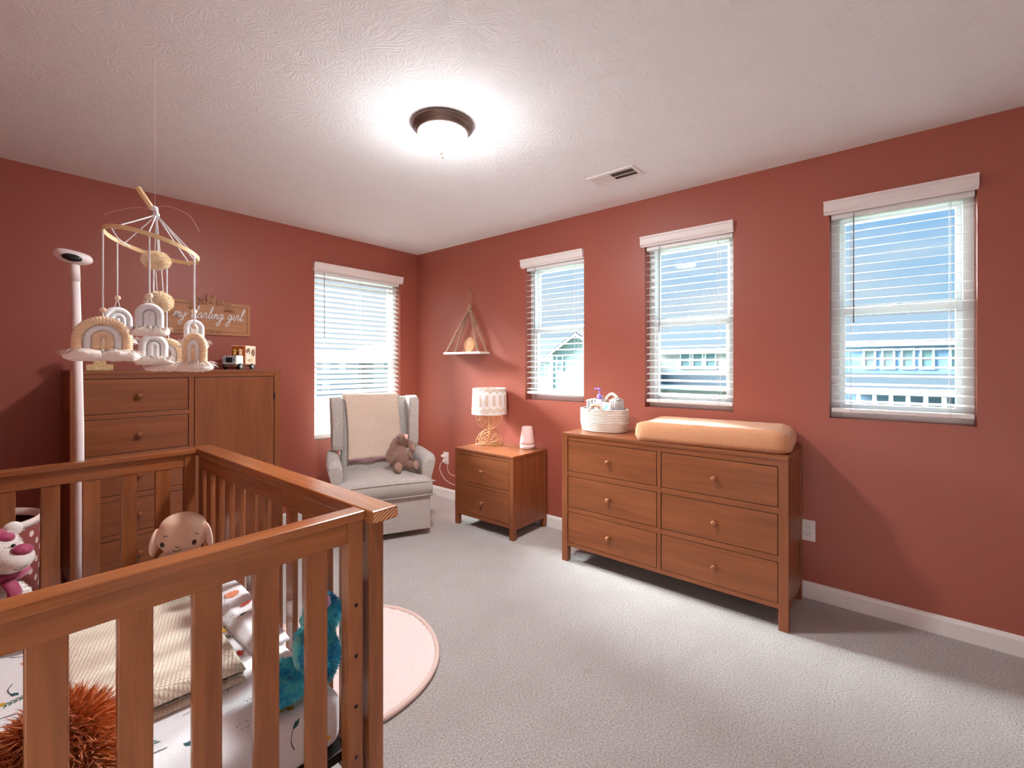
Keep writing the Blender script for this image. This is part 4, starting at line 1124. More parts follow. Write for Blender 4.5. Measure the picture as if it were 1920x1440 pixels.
# diapers stood on edge
dl = [(-.118, .0, .172, 'leftmost folded white diaper in the rope basket'), (-.0965, .006, .178, 'second folded white diaper from the left in the rope basket'), (-.076, .012, .182, 'third folded white diaper from the left in the rope basket'),
      (-.044, .046, .198, 'taller folded white diaper behind the pump bottle in the rope basket'), (.055, .036, .180, 'folded white diaper right of the rope basket back handle'), (.079, .028, .192, 'tall folded white diaper at the right side of the rope basket'), (.101, .018, .186, 'rightmost folded white diaper in the rope basket')]
for i, (x, y, hh, lb) in enumerate(dl):
    p = inb(x, y, .026)
    d = thing('diaper', lb, 'diaper', p, -pi / 2 + (.25 if x < 0 else -.2), 'folded diapers in the rope basket')
    bm = newbm(); secs = []
    for k in range(9):
        f = k / 8.0; w = .052 - .006 * sin(f * 3.14 * 2); th = .0080 * (1 - .25 * f) + .001 * sin(k * 2.1)
        z = f * hh; sec = []
        for j in range(14):
            a = 2 * pi * j / 14
            sec.append((th * cos(a), w * sin(a) * (1 - .12 * max(0, f - .7) / .3), z + .004 * sin(a * 3 + i) * f))
        secs.append(sec)
    loft(bm, secs); obj('folded_pad', bm, 'paper_white', d)
    bm = newbm()
    for k in range(3): tube(bm, [(-.006 + k * .006, -.044 + .004 * k, hh + .002), (-.006 + k * .006, 0, hh + .007), (-.006 + k * .006, .044 - .004 * k, hh + .002)], .0032, 6)
    obj('elastic_ruffle', bm, 'paper_white', d)
p = inb(-.014, -.038, .026)
t = thing('lotion_bottle', 'milky lotion bottle with lilac pump in the rope basket', 'bottle', p, -pi / 2)
bm = newbm(); lathe(bm, [(0, 0), (.030, 0), (.033, .004), (.033, .145), (.030, .168), (.020, .185), (.014, .192), (0, .192)], 28); obj('bottle_body', bm, 'bottle', t)
bm = newbm(); lathe(bm, [(0, .191), (.0165, .191), (.0175, .195), (.0165, .216), (.010, .224), (.0045, .226), (.0045, .250), (.009, .252), (.010, .256), (.009, .264), (0, .265)], 20); tube(bm, [(.010, 0, .2585), (-.010, 0, .2605), (-.034, 0, .259), (-.038, 0, .254)], .0048, 8); obj('pump', bm, 'lilac', t, label='lilac pump head')
p = inb(.052, -.060, .026)
t = thing('wipes_pack', 'white wipes packet with teal and green print in the rope basket', 'packet', p, -pi / 2 - .25)
bm = newbm(); loft(bm, [[(sx * .040 * k, sy * th, z) for sx, sy in ((-1, -.6), (-.6, -1), (.6, -1), (1, -.6), (1, .6), (.6, 1), (-.6, 1), (-1, .6))] for z, th, k in ((0, .016, 1), (.06, .022, 1), (.13, .018, 1), (.165, .004, .98), (.172, .002, .98))]); obj('packet_body', bm, 'paper_white', t)
bm = newbm(); prism(bm, [(-.022, .128), (.0, .150), (.026, .158), (.018, .138), (-.004, .122)], lambda a, b: Vector((a, -.0205 + (b - .13) * .42, b)), lambda a, b: Vector((a, -.0185 + (b - .13) * .42, b))); obj('printed_patch', bm, 'teal', t)
bm = newbm(); prism(bm, [(-.006, .078), (.018, .094), (.026, .082), (.006, .066)], lambda a, b: Vector((a, -.0238 + abs(b - .06) * .05, b)), lambda a, b: Vector((a, -.0205, b))); obj('printed_patch', bm, 'green', t)
# changing pad
t = thing('changing_pad', 'peach muslin covered changing pad lying on the dresser', 'changing pad', (2.748, .788, ZD), -pi / 2 + Rd(4.0))
bm = newbm(); bmesh.ops.create_grid(bm, x_segments=48, y_segments=28, size=1)
L_, W_ = .402, .195
for v in bm.verts:
    a, b = v.co.x, v.co.y
    # rounded rectangle with softly rounded shoulders and raised long sides
    rr = .16
    x, y = a * L_, b * W_
    dx, dy = max(0, abs(x) - (L_ - rr * .45)), max(0, abs(y) - (W_ - rr * .45))
    m = max(abs(a), abs(b)); sh = max(0, (m - .80) / .20)
    cor = min(1, math.hypot(dx, dy) / (rr * .45))
    if dx > 0 and dy > 0 and math.hypot(dx, dy) > rr * .45:
        s_ = rr * .45 / math.hypot(dx, dy); x = math.copysign(L_ - rr * .45 + dx * s_, x); y = math.copysign(W_ - rr * .45 + dy * s_, y)
    top = .112 + .006 * abs(b) ** 2 - .010 * max(0, abs(a) - .82) / .18
    z = top - .030 * (1 - math.sqrt(max(0, 1 - min(1, sh) ** 2)))
    z += .0018 * mnoise.noise(Vector((x * 14, y * 14, 0)))
    v.co = Vector((x, y, z))
eg = [e for e in bm.edges if e.is_boundary]
prev = eg
for zf, sc in ((.060, 1.008), (.030, 1.004), (.004, .975)):
    ex = bmesh.ops.extrude_edge_only(bm, edges=prev); vs = [q for q in ex['geom'] if isinstance(q, bmesh.types.BMVert)]
    for v in vs: v.co = Vector((v.co.x * sc, v.co.y * sc, zf + .0015 * sin(v.co.x * 90 + v.co.y * 120)))
    prev = [q for q in ex['geom'] if isinstance(q, bmesh.types.BMEdge)]
bmesh.ops.contextual_create(bm, geom=prev)
for f in bm.faces: f.smooth = True
obj('muslin_cover', bm, 'peach_muslin', t)

# ------------------------------------------------------------------ sign above the armoire
t = thing('wall_sign', 'wooden wall sign with white script lettering above the armoire', 'sign', (1.115, YB - .0005, 1.512), 0)
SW, SH = .268, .240
bm = newbm(); box(bm, (-SW, -.012, 0), (SW, 0, SH), .001); obj('sign_board', bm, 'signwood', t)
# leaf cut-out standing above the top edge
bm = newbm()
def leafpoly(x, z, l, a, w=.32):
    pts = []
    for k in range(12):
        q = 2 * pi * k / 12; u = .5 - .5 * cos(q); v = w * .5 * sin(q) * (1.1 if u < .6 else .9)
        pts.append((x + l * (u * cos(a) - v * sin(a)), z + l * (u * sin(a) + v * cos(a))))
    return pts
LV = [(.0, .225, .072, 1.75, .42), (.014, .222, .078, 1.25, .42), (-.018, .216, .06, 2.35, .4), (.036, .214, .056, .6, .4), (.07, .218, .050, 1.1, .5), (.085, .214, .046, .35, .45), (-.075, .215, .058, 1.75, .36), (-.068, .21, .05, 1.15, .4), (-.10, .205, .046, 2.3, .4), (.112, .205, .046, 1.0, .5), (-.045, .216, .044, 2.0, .4), (.05, .22, .04, 1.6, .4)]
for k, (x, z, l, a, w) in enumerate(LV): prism(bm, leafpoly(x, z, l, a, w), lambda p, q: Vector((p, -.0125 - .0002 * k, q)), lambda p, q: Vector((p, -.003, q)))
obj('leaf_cutout', bm, 'signwood', t)
bm = newbm()
def seg2(p, q, w=.0011):
    tube(bm, [(p[0], -.0152, p[1]), (q[0], -.0152, q[1])], w, 5)
for x, z, l, a, w in LV:
    P = leafpoly(x, z, l * .93, a, w * .9); tube(bm, [(p, -.0150, q) for p, q in P], .0008, 4, True); seg2((x, z), (x + l * .7 * cos(a), z + l * .7 * sin(a)), .0007)
for x in (-.12, -.095, .12, .14, .10):
    for k in range(5): 
        a = .3 + k * .55; seg2((x, .172), (x + .022 * cos(a), .172 + .030 * sin(a)), .0009)
y_ = .012
for p, q in (((-SW + .022, .022), (-SW + .022, SH - .026)), ((SW - .022, .022), (SW - .022, SH - .026)), ((-SW + .022, SH - .026), (-.125, SH - .026)), ((SW - .022, SH - .026), (.135, SH - .026)), ((-SW + .022, .022), (-.085, .022)), ((SW - .022, .022), (.075, .022))):
    tube(bm, [(p[0], -.0122, p[1]), (q[0], -.0122, q[1])], .0016, 5)
obj('engraved_lines', bm, 'engrave', t)
def textmesh(s, size, depth, font_w=1.0):
    cu = bpy.data.curves.new('txt', 'FONT'); cu.body = s; cu.size = size; cu.extrude = depth; cu.align_x = 'CENTER'
    o = bpy.data.objects.new('txt', cu); COL.objects.link(o)
    dg = bpy.context.evaluated_depsgraph_get(); me = bpy.data.meshes.new_from_object(o.evaluated_get(dg))
    b = bmesh.new(); b.from_mesh(me); bpy.data.objects.remove(o); bpy.data.meshes.remove(me); bpy.data.curves.remove(cu)
    b.transform(Matrix.Rotation(pi / 2, 4, 'X') @ Matrix.Diagonal((font_w, 1, 1, 1)))
    return b
bm = textmesh('YOU SO', .036, .0006, .72); bm.transform(Matrix.Translation((.024, -.0128, .012))); obj('engraved_words', bm, 'engrave', t, norm=False)
GL = {
 'm': ([[(0, .1), (.14, .95), (.22, .8), (.16, .02), (.22, .5), (.42, 1), (.52, .8), (.46, .02), (.52, .5), (.74, 1), (.84, .8), (.80, .2), (.94, .06), (1.12, .4)]], 1.08),
 'y': ([[(0, .9), (.06, .4), (.22, .12), (.44, .5), (.56, .98), (.50, .2), (.28, -.95), (.0, -1.2), (-.12, -.85), (.2, -.3), (.95, .85)]], .95),
 'd': ([[(.56, .78), (.3, 1), (.05, .6), (.1, .1), (.36, .15), (.62, .9), (.84, 2.05), (.72, 2.25), (.60, 1.5), (.62, .3), (.78, .06), (.98, .4)]], .92),
 'a': ([[(.56, .8), (.3, 1), (.05, .6), (.1, .1), (.36, .15), (.58, .92), (.56, .3), (.70, .06), (.92, .4)]], .88),
 'r': ([[(0, .3), (.12, 1.15), (.2, .95), (.42, .98), (.38, .4), (.48, .06), (.72, .4)]], .68),
 'l': ([[(0, .3), (.34, 1.2), (.50, 2.0), (.38, 2.25), (.22, 1.5), (.17, .4), (.32, .04), (.58, .4)]], .52),
 'i': ([[(0, .35), (.14, .95), (.12, .3), (.26, .05), (.5, .4)], [(.20, 1.42), (.235, 1.47)]], .44),
 'n': ([[(0, .3), (.10, 1), (.17, .8), (.12, .02), (.2, .5), (.42, 1), (.52, .75), (.48, .2), (.60, .06), (.82, .4)]], .78),
 'g': ([[(.56, .8), (.3, 1), (.05, .6), (.1, .15), (.36, .2), (.6, .95), (.52, .1), (.30, -.95), (.02, -1.15), (-.10, -.8), (.25, -.25), (.92, .4)]], .9), ' ': ([], .62)}
bm = newbm(); word = 'my darling girl'; sc_ = .0395; x = 0; tot = sum(GL[c][1] for c in word); x = -tot / 2
for c in word:
    for st in GL[c][0]:
        P = [Vector(((x + a + .22 * b) * sc_ - .006, -.0155, .112 + b * sc_)) for a, b in st]
        tube(bm, catmull(P, 5), .0036, 6)
    x += GL[c][1]
obj('script_lettering', bm, 'white', t, label='raised white script words')

# ------------------------------------------------------------------ on the armoire
ZA = 1.2632
t = thing('number_one', 'gold glitter standing number one on the armoire left side', 'ornament', (.482, 3.47, ZA), Rd(-12))
bm = newbm(); prism(bm, [(-.057, 0), (.057, 0), (.057, .034), (.026, .034), (.0235, .040), (.0235, .185), (-.012, .185), (-.050, .158), (-.044, .135), (-.0235, .146), (-.0235, .040), (-.026, .034), (-.057, .034)], lambda a, b: Vector((a, -.022, b)), lambda a, b: Vector((a, .022, b)), bev=.0015); obj('numeral', bm, 'gold_glitter', t)
t = thing('wooden_tray', 'thin pale wooden board lying flat on the middle of the armoire', 'board', (.93, 3.50, ZA), 0)
bm = newbm(); box(bm, (-.09, -.06, 0), (.09, .06, .017), .003); obj('board', bm, 'plywood', t)
# toy truck
t = thing('toy_truck', 'wooden toy truck with zebra striped cab and animal cut outs on the armoire', 'toy truck', (1.228, 3.525, ZA), Rd(-140))
# local +X is the driving direction; the truck's own left side (+Y) faces the room? side shown is -Y after rotation
def wheel(x, y):
    bm = newbm(); r = .021; s = 1 if y > 0 else -1
    lathe(bm, [(0, -.008), (r * .9, -.008), (r, -.005), (r, .005), (r * .9, .008), (r * .55, .0085), (r * .5, .006), (0, .006)], 24)
    bm.transform(Matrix.Translation((x, y, r)) @ Matrix.Rotation(-s * pi / 2, 4, 'X')); w = obj('wheel', bm, 'tyre', t)
    bm = newbm(); lathe(bm, [(r * .5, .0062), (r * .5, .008), (r * .3, .009), (0, .009)], 16); bm.transform(Matrix.Translation((x, y, r)) @ Matrix.Rotation(-s * pi / 2, 4, 'X')); obj('hub', bm, 'hub', w)
for x in (.082, -.058):
    for y in (-.050, .050): wheel(x, y)
bm = newbm(); box(bm, (-.10, -.038, .018), (.115, .038, .034), .002); obj('chassis', bm, 'dark_cut', t)
bm = newbm(); box(bm, (.040, -.048, .034), (.122, .048, .096), .005); cab = obj('cab', bm, 'zebra', t)
bm = newbm(); box(bm, (.1215, -.040, .036), (.1235, .040, .090), .001); obj('front_plate', bm, 'hub', cab)
bm = newbm(); box(bm, (.1232, -.022, .048), (.1245, .022, .082), .0005); obj('grille', bm, 'tyre', cab)
bm = newbm()
for y in (-.032, .032): disc(bm, (.1232, y, .066), .0055, (1, 0, 0), .0014, 14)
obj('headlight', bm, 'leafteal', cab)
bm = newbm(); box(bm, (-.108, -.050, .034), (.018, .050, .168), .003); bx = obj('cargo_box', bm, 'pale_ply', t)
bm = newbm(); box(bm, (.0178, -.047, .04), (.0195, .047, .164)); obj('window_panel', bm, 'leopard', bx)
for sy in (-1, 1):
    def cut(pts, m, nm='animal_cutout'):
        bm = newbm(); prism(bm, pts, lambda a, b: Vector((a, sy * .0502, b)), lambda a, b: Vector((a, sy * .0512, b))); obj(nm, bm, m, bx)
    ov = lambda cx_, cz, rx, rz, n=18, w=.12, k=3: [(cx_ + rx * (1 + w * cos(k * 2 * pi * j / n)) * cos(2 * pi * j / n), cz + rz * (1 + w * cos(k * 2 * pi * j / n)) * sin(2 * pi * j / n)) for j in range(n)]
    cut(ov(-.012, .128, .024, .022), 'dark_cut'); cut([(a, b) for a, b in ov(-.012, .112, .010, .012)], 'white'); cut(ov(-.074, .120, .022, .026, w=.08), 'dark_cut'); cut(ov(-.040, .066, .030, .012, w=.2), 'giraffe'); cut(ov(-.018, .072, .012, .010), 'white')
for y in (-.020, .020):
    bm = newbm(); lathe(bm, [(0, 0), (.011, 0), (.011, .022), (.007, .026), (0, .026)], 16, (.030, y, .096)); ell(bm, (.030, y, .130), (.012, .012, .012)); fg = obj('driver_figure', bm, 'giraffe' if y < 0 else 'pale_ply', t)

# ------------------------------------------------------------------ baby monitor on its floor stand
t = thing('baby_monitor', 'white baby monitor camera on a tall thin floor stand beside the armoire', 'baby monitor', (.318, 2.78, 0), 0)
import math as _m
bm = newbm(); lathe(bm, [(0, 0), (.11, 0), (.115, .006), (.11, .014), (.03, .02), (.018, .05), (0, .05)], 36); obj('stand_base', bm, 'nightbase', t)
Xr = Vector((.6405, -.768, 0))
bm = newbm(); P = [Vector((0, 0, .03)), Vector((0, 0, .9)), Xr * -.003 + Vector((0, 0, 1.1)), Xr * -.009 + Vector((0, 0, 1.35)), Xr * -.019 + Vector((0, 0, 1.69))]
tube(bm, catmull(P, 8), .0155, 16); obj('pole', bm, 'nightbase', t)
bm = newbm(); tube(bm, [Xr * -.0175 + Vector((0, 0, 1.665)), Xr * -.022 + Vector((0, 0, 1.76))], .0165, 16); obj('collar', bm, 'nightbase', t)
HD = Xr * -.029 + Vector((0, 0, 1.776))
Mh = Matrix.Translation(HD) @ Matrix.Rotation(-Rd(16), 4, 'Z') @ Matrix.Rotation(Rd(11), 4, 'Y') @ Matrix.Rotation(Rd(7), 4, 'X')
bm = newbm(); ell(bm, (0, 0, 0), (.067, .050, .034), seg=32, rings=18)
for v in bm.verts:
    if v.co.z > .022: v.co.z = .022 + (v.co.z - .022) * .5
bm.transform(Mh); hd = obj('camera_head', bm, 'nightbase', t)
bm = newbm(); ell(bm, (.004, -.037, -.004), (.036, .0185, .0175), seg=28, rings=14); bm.transform(Mh); obj('lens_window', bm, 'black', hd)

# ------------------------------------------------------------------ polka dot bin behind the crib
t = thing('storage_bin', 'dusty rose polka dot fabric storage bin behind the crib far end', 'bin', (.004, 2.86, 0), 0)
bm = newbm(); uv = bm.loops.layers.uv.new(); n = 48; rb, rt, hh = .185, .200, .652
A = [bm.verts.new((rb * cos(2 * pi * j / n), rb * sin(2 * pi * j / n), 0)) for j in range(n)]; B = [bm.verts.new((rt * cos(2 * pi * j / n), rt * sin(2 * pi * j / n), hh)) for j in range(n)]
for j in range(n):
    f = bm.faces.new((A[j], A[(j + 1) % n], B[(j + 1) % n], B[j])); f.smooth = True
    c45 = lambda u, v: ((u + v) * 1.0, (v - u) * 1.0)
    for l, (u, v) in zip(f.loops, ((j, 0), (j + 1, 0), (j + 1, 1), (j, 1))): l[uv].uv = c45(u / n * 16, v * 8.3)
bm.faces.new(A[::-1]); obj('fabric_wall', bm, 'polka', t)
bm = newbm(); lathe(bm, [(0, .02), (.180, .02), (.194, hh - .03)], 48); bmesh.ops.solidify(bm, geom=bm.faces[:], thickness=.003); obj('inner_lining', bm, 'maroon', t)
bm = newbm(); lathe(bm, [(rt - .004, hh - .030), (rt + .002, hh - .03), (rt + .003, hh), (rt - .004, hh + .001), (rt - .006, hh - .03)], 48); obj('rim', bm, 'polka', t)
# ------------------------------------------------------------------ hanging mobile
t = thing('baby_mobile', 'rainbow and pom pom baby mobile hanging from the ceiling over the crib', 'mobile', (.37, 1.75, 1.2), 0)
Rr = Vector((.979, -.204, 0)); Ff = Vector((.204, .979, 0)); Uz = Vector((0, 0, 1))
HCn = Vector((.366, 1.754, 1.661)); HR = .1195
t1 = (Rr + Uz * -.25).normalized(); t2 = (Ff + Uz * -.05).normalized()
def hp(a, r=HR): return HCn + t1 * (r * cos(a)) + t2 * (r * sin(a))
KN = Vector((.373, 1.747, 1.757))
bm = newbm(); n = 72; up = t1.cross(t2)
if up.z < 0: up = -up
R0_ = []
for k in range(n):
    a = 2 * pi * k / n; rad = (hp(a) - HCn).normalized()
    R0_.append([bm.verts.new(hp(a) + rad * x + up * z) for x, z in ((-.0025, -.006), (.0025, -.006), (.0025, .006), (-.0025, .006))])
for k in range(n):
    A, B = R0_[k], R0_[(k + 1) % n]
    for j in range(4): bm.faces.new((A[j], A[(j + 1) % 4], B[(j + 1) % 4], B[j]))
obj('hoop', bm, 'hoop', t, world=True)
bm = newbm(); a, b = Vector((.330, 1.762, 1.834)), Vector((.364, 1.752, 1.774)); tube(bm, [a, a + (b - a) * .03, b - (b - a) * .03, b], [.0062, .0075, .0075, .0062], 12); obj('dowel', bm, 'hoop', t, world=True)
bm = newbm(); ell(bm, (.369, 1.751, 1.776), (.010, .010, .009)); ell(bm, (.372, 1.748, 1.768), (.007, .007, .010)); tube(bm, [(.369, 1.751, 1.776), KN, KN + Vector((0, 0, -.018))], .0042, 8); ell(bm, KN, (.009, .008, .008)); tube(bm, [KN, KN + Rr * .008 + Uz * .004], .003, 6); obj('knot', bm, 'yarn_white', t, world=True)
bm = newbm(); tube(bm, [(.370, 1.750, 1.775), (.370, 1.750, 2.439)], .00045, 5); obj('hanging_line', bm, 'clear', t, world=True)
bm = newbm(); tube(bm, catmull([(.371, 1.749, 1.779), Vector((.371, 1.749, 1.779)) + Rr * .03 + Uz * .012, Vector((.371, 1.749, 1.779)) + Rr * .085 + Uz * -.006, Vector((.371, 1.749, 1.779)) + Rr * .112 + Uz * -.052], 8), .0004, 4)
tube(bm, catmull([(.371, 1.749, 1.770), Vector((.371, 1.749, 1.768)) - Rr * .04 + Uz * .004, Vector((.371, 1.749, 1.768)) - Rr * .08 - Uz * .012, Vector((.371, 1.749, 1.768)) - Rr * .120 - Uz * .034], 8), .0004, 4); obj('loose_line_end', bm, 'clear', t, world=True)
bm = newbm(); lathe(bm, [(0, 0), (.012, 0), (.012, .003), (0, .004)], 16, (.370, 1.750, 2.4355)); obj('ceiling_hook', bm, 'clear', t, world=True)
# spokes from the knot to the hoop
bm = newbm()
for a in (.25, .62, 1.45, 2.25, 3.9, 4.62, 5.75):
    e = hp(a); tube(bm, [KN, KN + (e - KN) * .5 + Uz * -.001, e, e - Uz * .008], .0019, 6)
e1, e2 = hp(3.75), hp(2.1); tube(bm, catmull([e1, e1 + (e2 - e1) * .4 - Uz * .012, e2], 6), .0019, 6)
obj('suspension_cord', bm, 'yarn_white', t, world=True)
def pompom(c, r, sq):
    bm = newbm(); bmesh.ops.create_icosphere(bm, subdivisions=4, radius=1)
    for v in bm.verts:
        nn = 1 + .10 * mnoise.noise(v.co * 5) + .05 * mnoise.noise(v.co * 14); v.co = Vector((v.co.x * r * nn, v.co.y * r * nn, v.co.z * r * sq * nn))
    for f in bm.faces: f.smooth = True
    fur(bm, 2600, r * .22, r * .055, .05, .4, seed=4); bm.transform(Matrix.Translation(c)); return obj('pompom', bm, 'pompom', t, world=True, norm=False)
pompom(Vector((.373, 1.748, 1.616)), .033, .72); pompom(Vector((.384, 1.764, 1.490)), .033, .86)
bm = newbm()
for dx in (-.004, .011): tube(bm, [KN, Vector((.373, 1.748, 1.617)) + Rr * dx], .0016, 5); tube(bm, [Vector((.373, 1.748, 1.616)) + Rr * dx, Vector((.384, 1.764, 1.50)) + Rr * dx], .0017, 5)
obj('pompom_cord', bm, 'yarn_white', t, world=True)
def rainbow(c, W, Hh, yaw, cols, bead, top, radii, V=True, fr=1.0, frm='fringe', seed=1):
    """c: centre of the foot line; W outer width; Hh height; yaw: turn about z; top: where the cord leaves the hoop"""
    X = Matrix.Rotation(yaw, 3, 'Z') @ Rr; Y = Uz.cross(X)
    def at(x, z, y=0): return c + X * x + Uz * z + Y * y
    root = None; off = 0
    bm = newbm()
    for k, rr in enumerate(radii):
        ra = W / 2 - off - rr; off += 2 * rr
        leg = max(.004, Hh - W / 2); P = []
        sq = (Hh - off + rr - leg * .0) 
        P = [at(-ra, 0), at(-ra, leg * .5)] + [at(-ra * cos(q * pi / 24), leg + (Hh - leg - off + rr) * sin(q * pi / 24)) for q in range(25)] + [at(ra, leg * .5), at(ra, 0)]
        D = []
        for a, b in zip(P, P[1:]):
            m = max(1, int((b - a).length / .0016))
            for q in range(m): D.append(a + (b - a) * (q / m))
        D.append(P[-1])
        wrap = cols[k] == 'yarn_tan'
        tube(bm, D, [rr * ((1.04 if i % 4 < 2 else .93) if wrap else 1.0) for i in range(len(D))], 10, mi=k)
    root = obj('rainbow', bm, cols, t, world=True)
    bm = newbm(); rnd = random.Random(seed)
    for s in (-1, 1):
        cx_ = s * (W / 2 - off / 2); ww = off / 2 * 1.15 + .012 * fr
        q0 = newbm(); bmesh.ops.create_icosphere(q0, subdivisions=3, radius=1)
        idx = {}
        for v in q0.verts:
            nz_ = 1 + .22 * mnoise.noise(v.co * 2.6 + Vector((seed, s, 0))) + .14 * mnoise.noise(v.co * 7 + Vector((0, seed, s)))
            idx[v.index] = bm.verts.new(at(cx_ + v.co.x * ww * .95 * nz_, v.co.z * .0155 * fr * nz_ - .009 * fr - .005 * abs(v.co.x), v.co.y * ww * .68 * nz_))
        for f in q0.faces: bm.faces.new([idx[v.index] for v in f.verts]).smooth = True
        q0.free()
    for s in (-1, 1):
        cx_ = s * (W / 2 - off / 2); ww = off / 2 * 1.15 + .012 * fr
        for _ in range(420):
            a = rnd.uniform(0, 2 * pi); q = math.sqrt(rnd.random())
            b0 = at(cx_ + rnd.uniform(-1, 1) * off * .46, rnd.uniform(-.002, .006), rnd.uniform(-1, 1) * radii[0] * .9)
            d = X * cos(a) * ww * q * 1.25 + Y * sin(a) * ww * q * .8 + Uz * (.004 - .030 * fr * (1 - .65 * q * q) + rnd.uniform(-.004, .004))
            L = rnd.uniform(.75, 1.1)
            tip = b0 + d * L; mid = b0 + d * L * .5 + Uz * .006 * q + (X * cos(a) + Y * sin(a)) * .004
            sd = d.cross(Uz); sd = (sd.normalized() if sd.length > 1e-5 else X) * .0011
            v = [bm.verts.new(b0 - sd), bm.verts.new(b0 + sd), bm.verts.new(mid + sd), bm.verts.new(mid - sd), bm.verts.new(tip)]
            for ff in ((v[0], v[1], v[2], v[3]), (v[3], v[2], v[4])):
                f = bm.faces.new(ff); f.smooth = True
    obj('fringe', bm, frm, root, world=True, norm=False)
    tp = c + Uz * Hh
    bm = newbm(); ell(bm, bead, (.0085, .0085, .0082)); obj('bead', bm, 'bead', root, world=True)
    bm = newbm(); tube(bm, catmull([top, top + (bead - top) * .5, bead], 4), .0021, 6)
    if V:
        for s in (-1, 1): tube(bm, [bead, tp + X * s * .007 - Uz * .002], .0012, 5)
    else: tube(bm, [bead, tp - Uz * .002], .0019, 6)
    obj('cord', bm, 'yarn_white', root, world=True)
w3 = ['yarn_white'] * 3; tn = ['yarn_tan', 'yarn_white', 'yarn_tan']
def hang(a, zb, zf, W, Hh, yaw, cols, radii, V=True, fr=1.0, seed=1, r=HR):
    tp = hp(a, r); rainbow(Vector((tp.x, tp.y, zf)), W, Hh, yaw, cols, Vector((tp.x, tp.y, zb)), tp - Uz * .005, radii, V, fr, 'fringe', seed)
hang(-2.95, 1.451, 1.332, .134, .101, .10, tn, [.0125, .0085, .0105], False, 1.15, 1)
hang(2.42, 1.501, 1.375, .080, .098, .45, w3, [.0085, .0075, .0070], True, .9, 2)
hang(-1.64, 1.491, 1.396, .068, .074, .12, ['yarn_white'] * 2, [.0098, .0095], True, .85, 3)
hang(1.55, 1.410, 1.316, .078, .076, .2, ['yarn_white'] * 2, [.0108, .0100], True, .9, 4, .075)
hang(1.25, 1.405, 1.296, .100, .086, -.40, tn, [.0105, .0085, .0090], True, 1.0, 5)
hang(.39, 1.469, 1.367, .060, .076, .3, w3, [.0080, .0070, .0062], True, .85, 6)
hang(-.49, 1.412, 1.296, .094, .098, -.95, tn, [.0110, .0085, .0090], True, 1.0, 7)

# ------------------------------------------------------------------ in the crib
# knit blanket, folded double, sherpa lining showing at the near edge
ZB = .4215
t = thing('knit_blanket', 'beige waffle knit blanket with sherpa lining folded on the crib mattress', 'blanket', (.325, 1.68, ZB + .0005), 0)
def layer(x0, x1, y0, y1, z0, th, seed, puff, edge_r):
    bm = newbm(); NX, NY = 40, 50; top, bot = [], []
    for i in range(NY + 1):
        v = i / NY; rt_, rb_ = [], []
        for j in range(NX + 1):
            u = j / NX
            x = x0 + (x1 - x0) * u + .018 * sin(v * 3.0) + .012 * v; y = y0 + (y1 - y0) * v + .014 * sin(u * 3.2 + .5)
            e = min(u, 1 - u, v, 1 - v); rnd_ = math.sqrt(max(0, 1 - (1 - min(1, e / .045)) ** 2))
            h = puff * (mnoise.noise(Vector((x * 5 + y * 3.5, y * 4, seed))) * .6 + .5 + .25 * mnoise.noise(Vector((x * 13 + y * 9, y * 10, seed))))
            rt_.append(bm.verts.new((x, y, z0 + th * (.35 + .65 * rnd_) + max(0, h) * rnd_))); rb_.append(bm.verts.new((x, y, z0 + th * .25 * (1 - rnd_))))
        top.append(rt_); bot.append(rb_)
    for G in (top, bot):
        for i in range(NY):
            for j in range(NX):
                f = bm.faces.new((G[i][j], G[i][j + 1], G[i + 1][j + 1], G[i + 1][j])); f.smooth = True
    for i in range(NY):
        for j in (0, NX): bm.faces.new((top[i][j], top[i + 1][j], bot[i + 1][j], bot[i][j]))
    for j in range(NX):
        for i in (0, NY): bm.faces.new((top[i][j], top[i][j + 1], bot[i][j + 1], bot[i][j]))
    return bm
obj('lower_layer', layer(.145, .490, 1.365, 2.02, ZB, .014, 3, .004, .0), 'knit', t, world=True)
bm = layer(.140, .486, 1.378, 2.00, ZB + .014, .020, 9, .006, .0); fur(bm, 2500, .008, .003, .2, .6, keep=lambda f: f.calc_center_median().y < 1.41)
obj('sherpa_lining', bm, 'sherpa_grey', t, world=True, norm=False)
obj('upper_layer', layer(.138, .488, 1.366, 2.03, ZB + .031, .012, 21, .026, .0), 'knit', t, world=True)
# bunched floral quilt along the right side
t = thing('floral_quilt', 'bunched white quilt with floral print and eyelash drawing along the crib side', 'quilt', (.585, 1.85, ZB), 0)
def qz(x, y):
    u = (x - .545) / .105; v = (y - 1.46) / .64
    e = max(0, min(1, min(v, 1 - v) / .28)); s = max(0, min(1, u / .25))
    return ZB + .004 + (.042 * s * (.6 + .4 * u) + .022 * mnoise.noise(Vector((x * 9, y * 6.5, 5))) * s + .008 * mnoise.noise(Vector((x * 24, y * 18, 2)))) * e + .004
bm = newbm(); NX, NY = 18, 70; G = [[bm.verts.new((.545 + .105 * j / NX, 1.46 + .64 * i / NY, max(ZB + .001, qz(.545 + .105 * j / NX, 1.46 + .64 * i / NY)))) for j in range(NX + 1)] for i in range(NY + 1)]
for i in range(NY):
    for j in range(NX): bm.faces.new((G[i][j], G[i][j + 1], G[i + 1][j + 1], G[i + 1][j])).smooth = True
ex = bmesh.ops.extrude_face_region(bm, geom=bm.faces[:])
for v in [q for q in ex['geom'] if isinstance(q, bmesh.types.BMVert)]: v.co.z = ZB
for f in bm.faces: f.smooth = True
PB = bm; bmesh.ops.recalc_face_normals(bm, faces=bm.faces[:])
def qmap(u, v, h): return Vector((u, v, max(ZB + .001, qz(u, v)) + h + .0016))
def ring(P, m, pts): shape(m, P, pts)
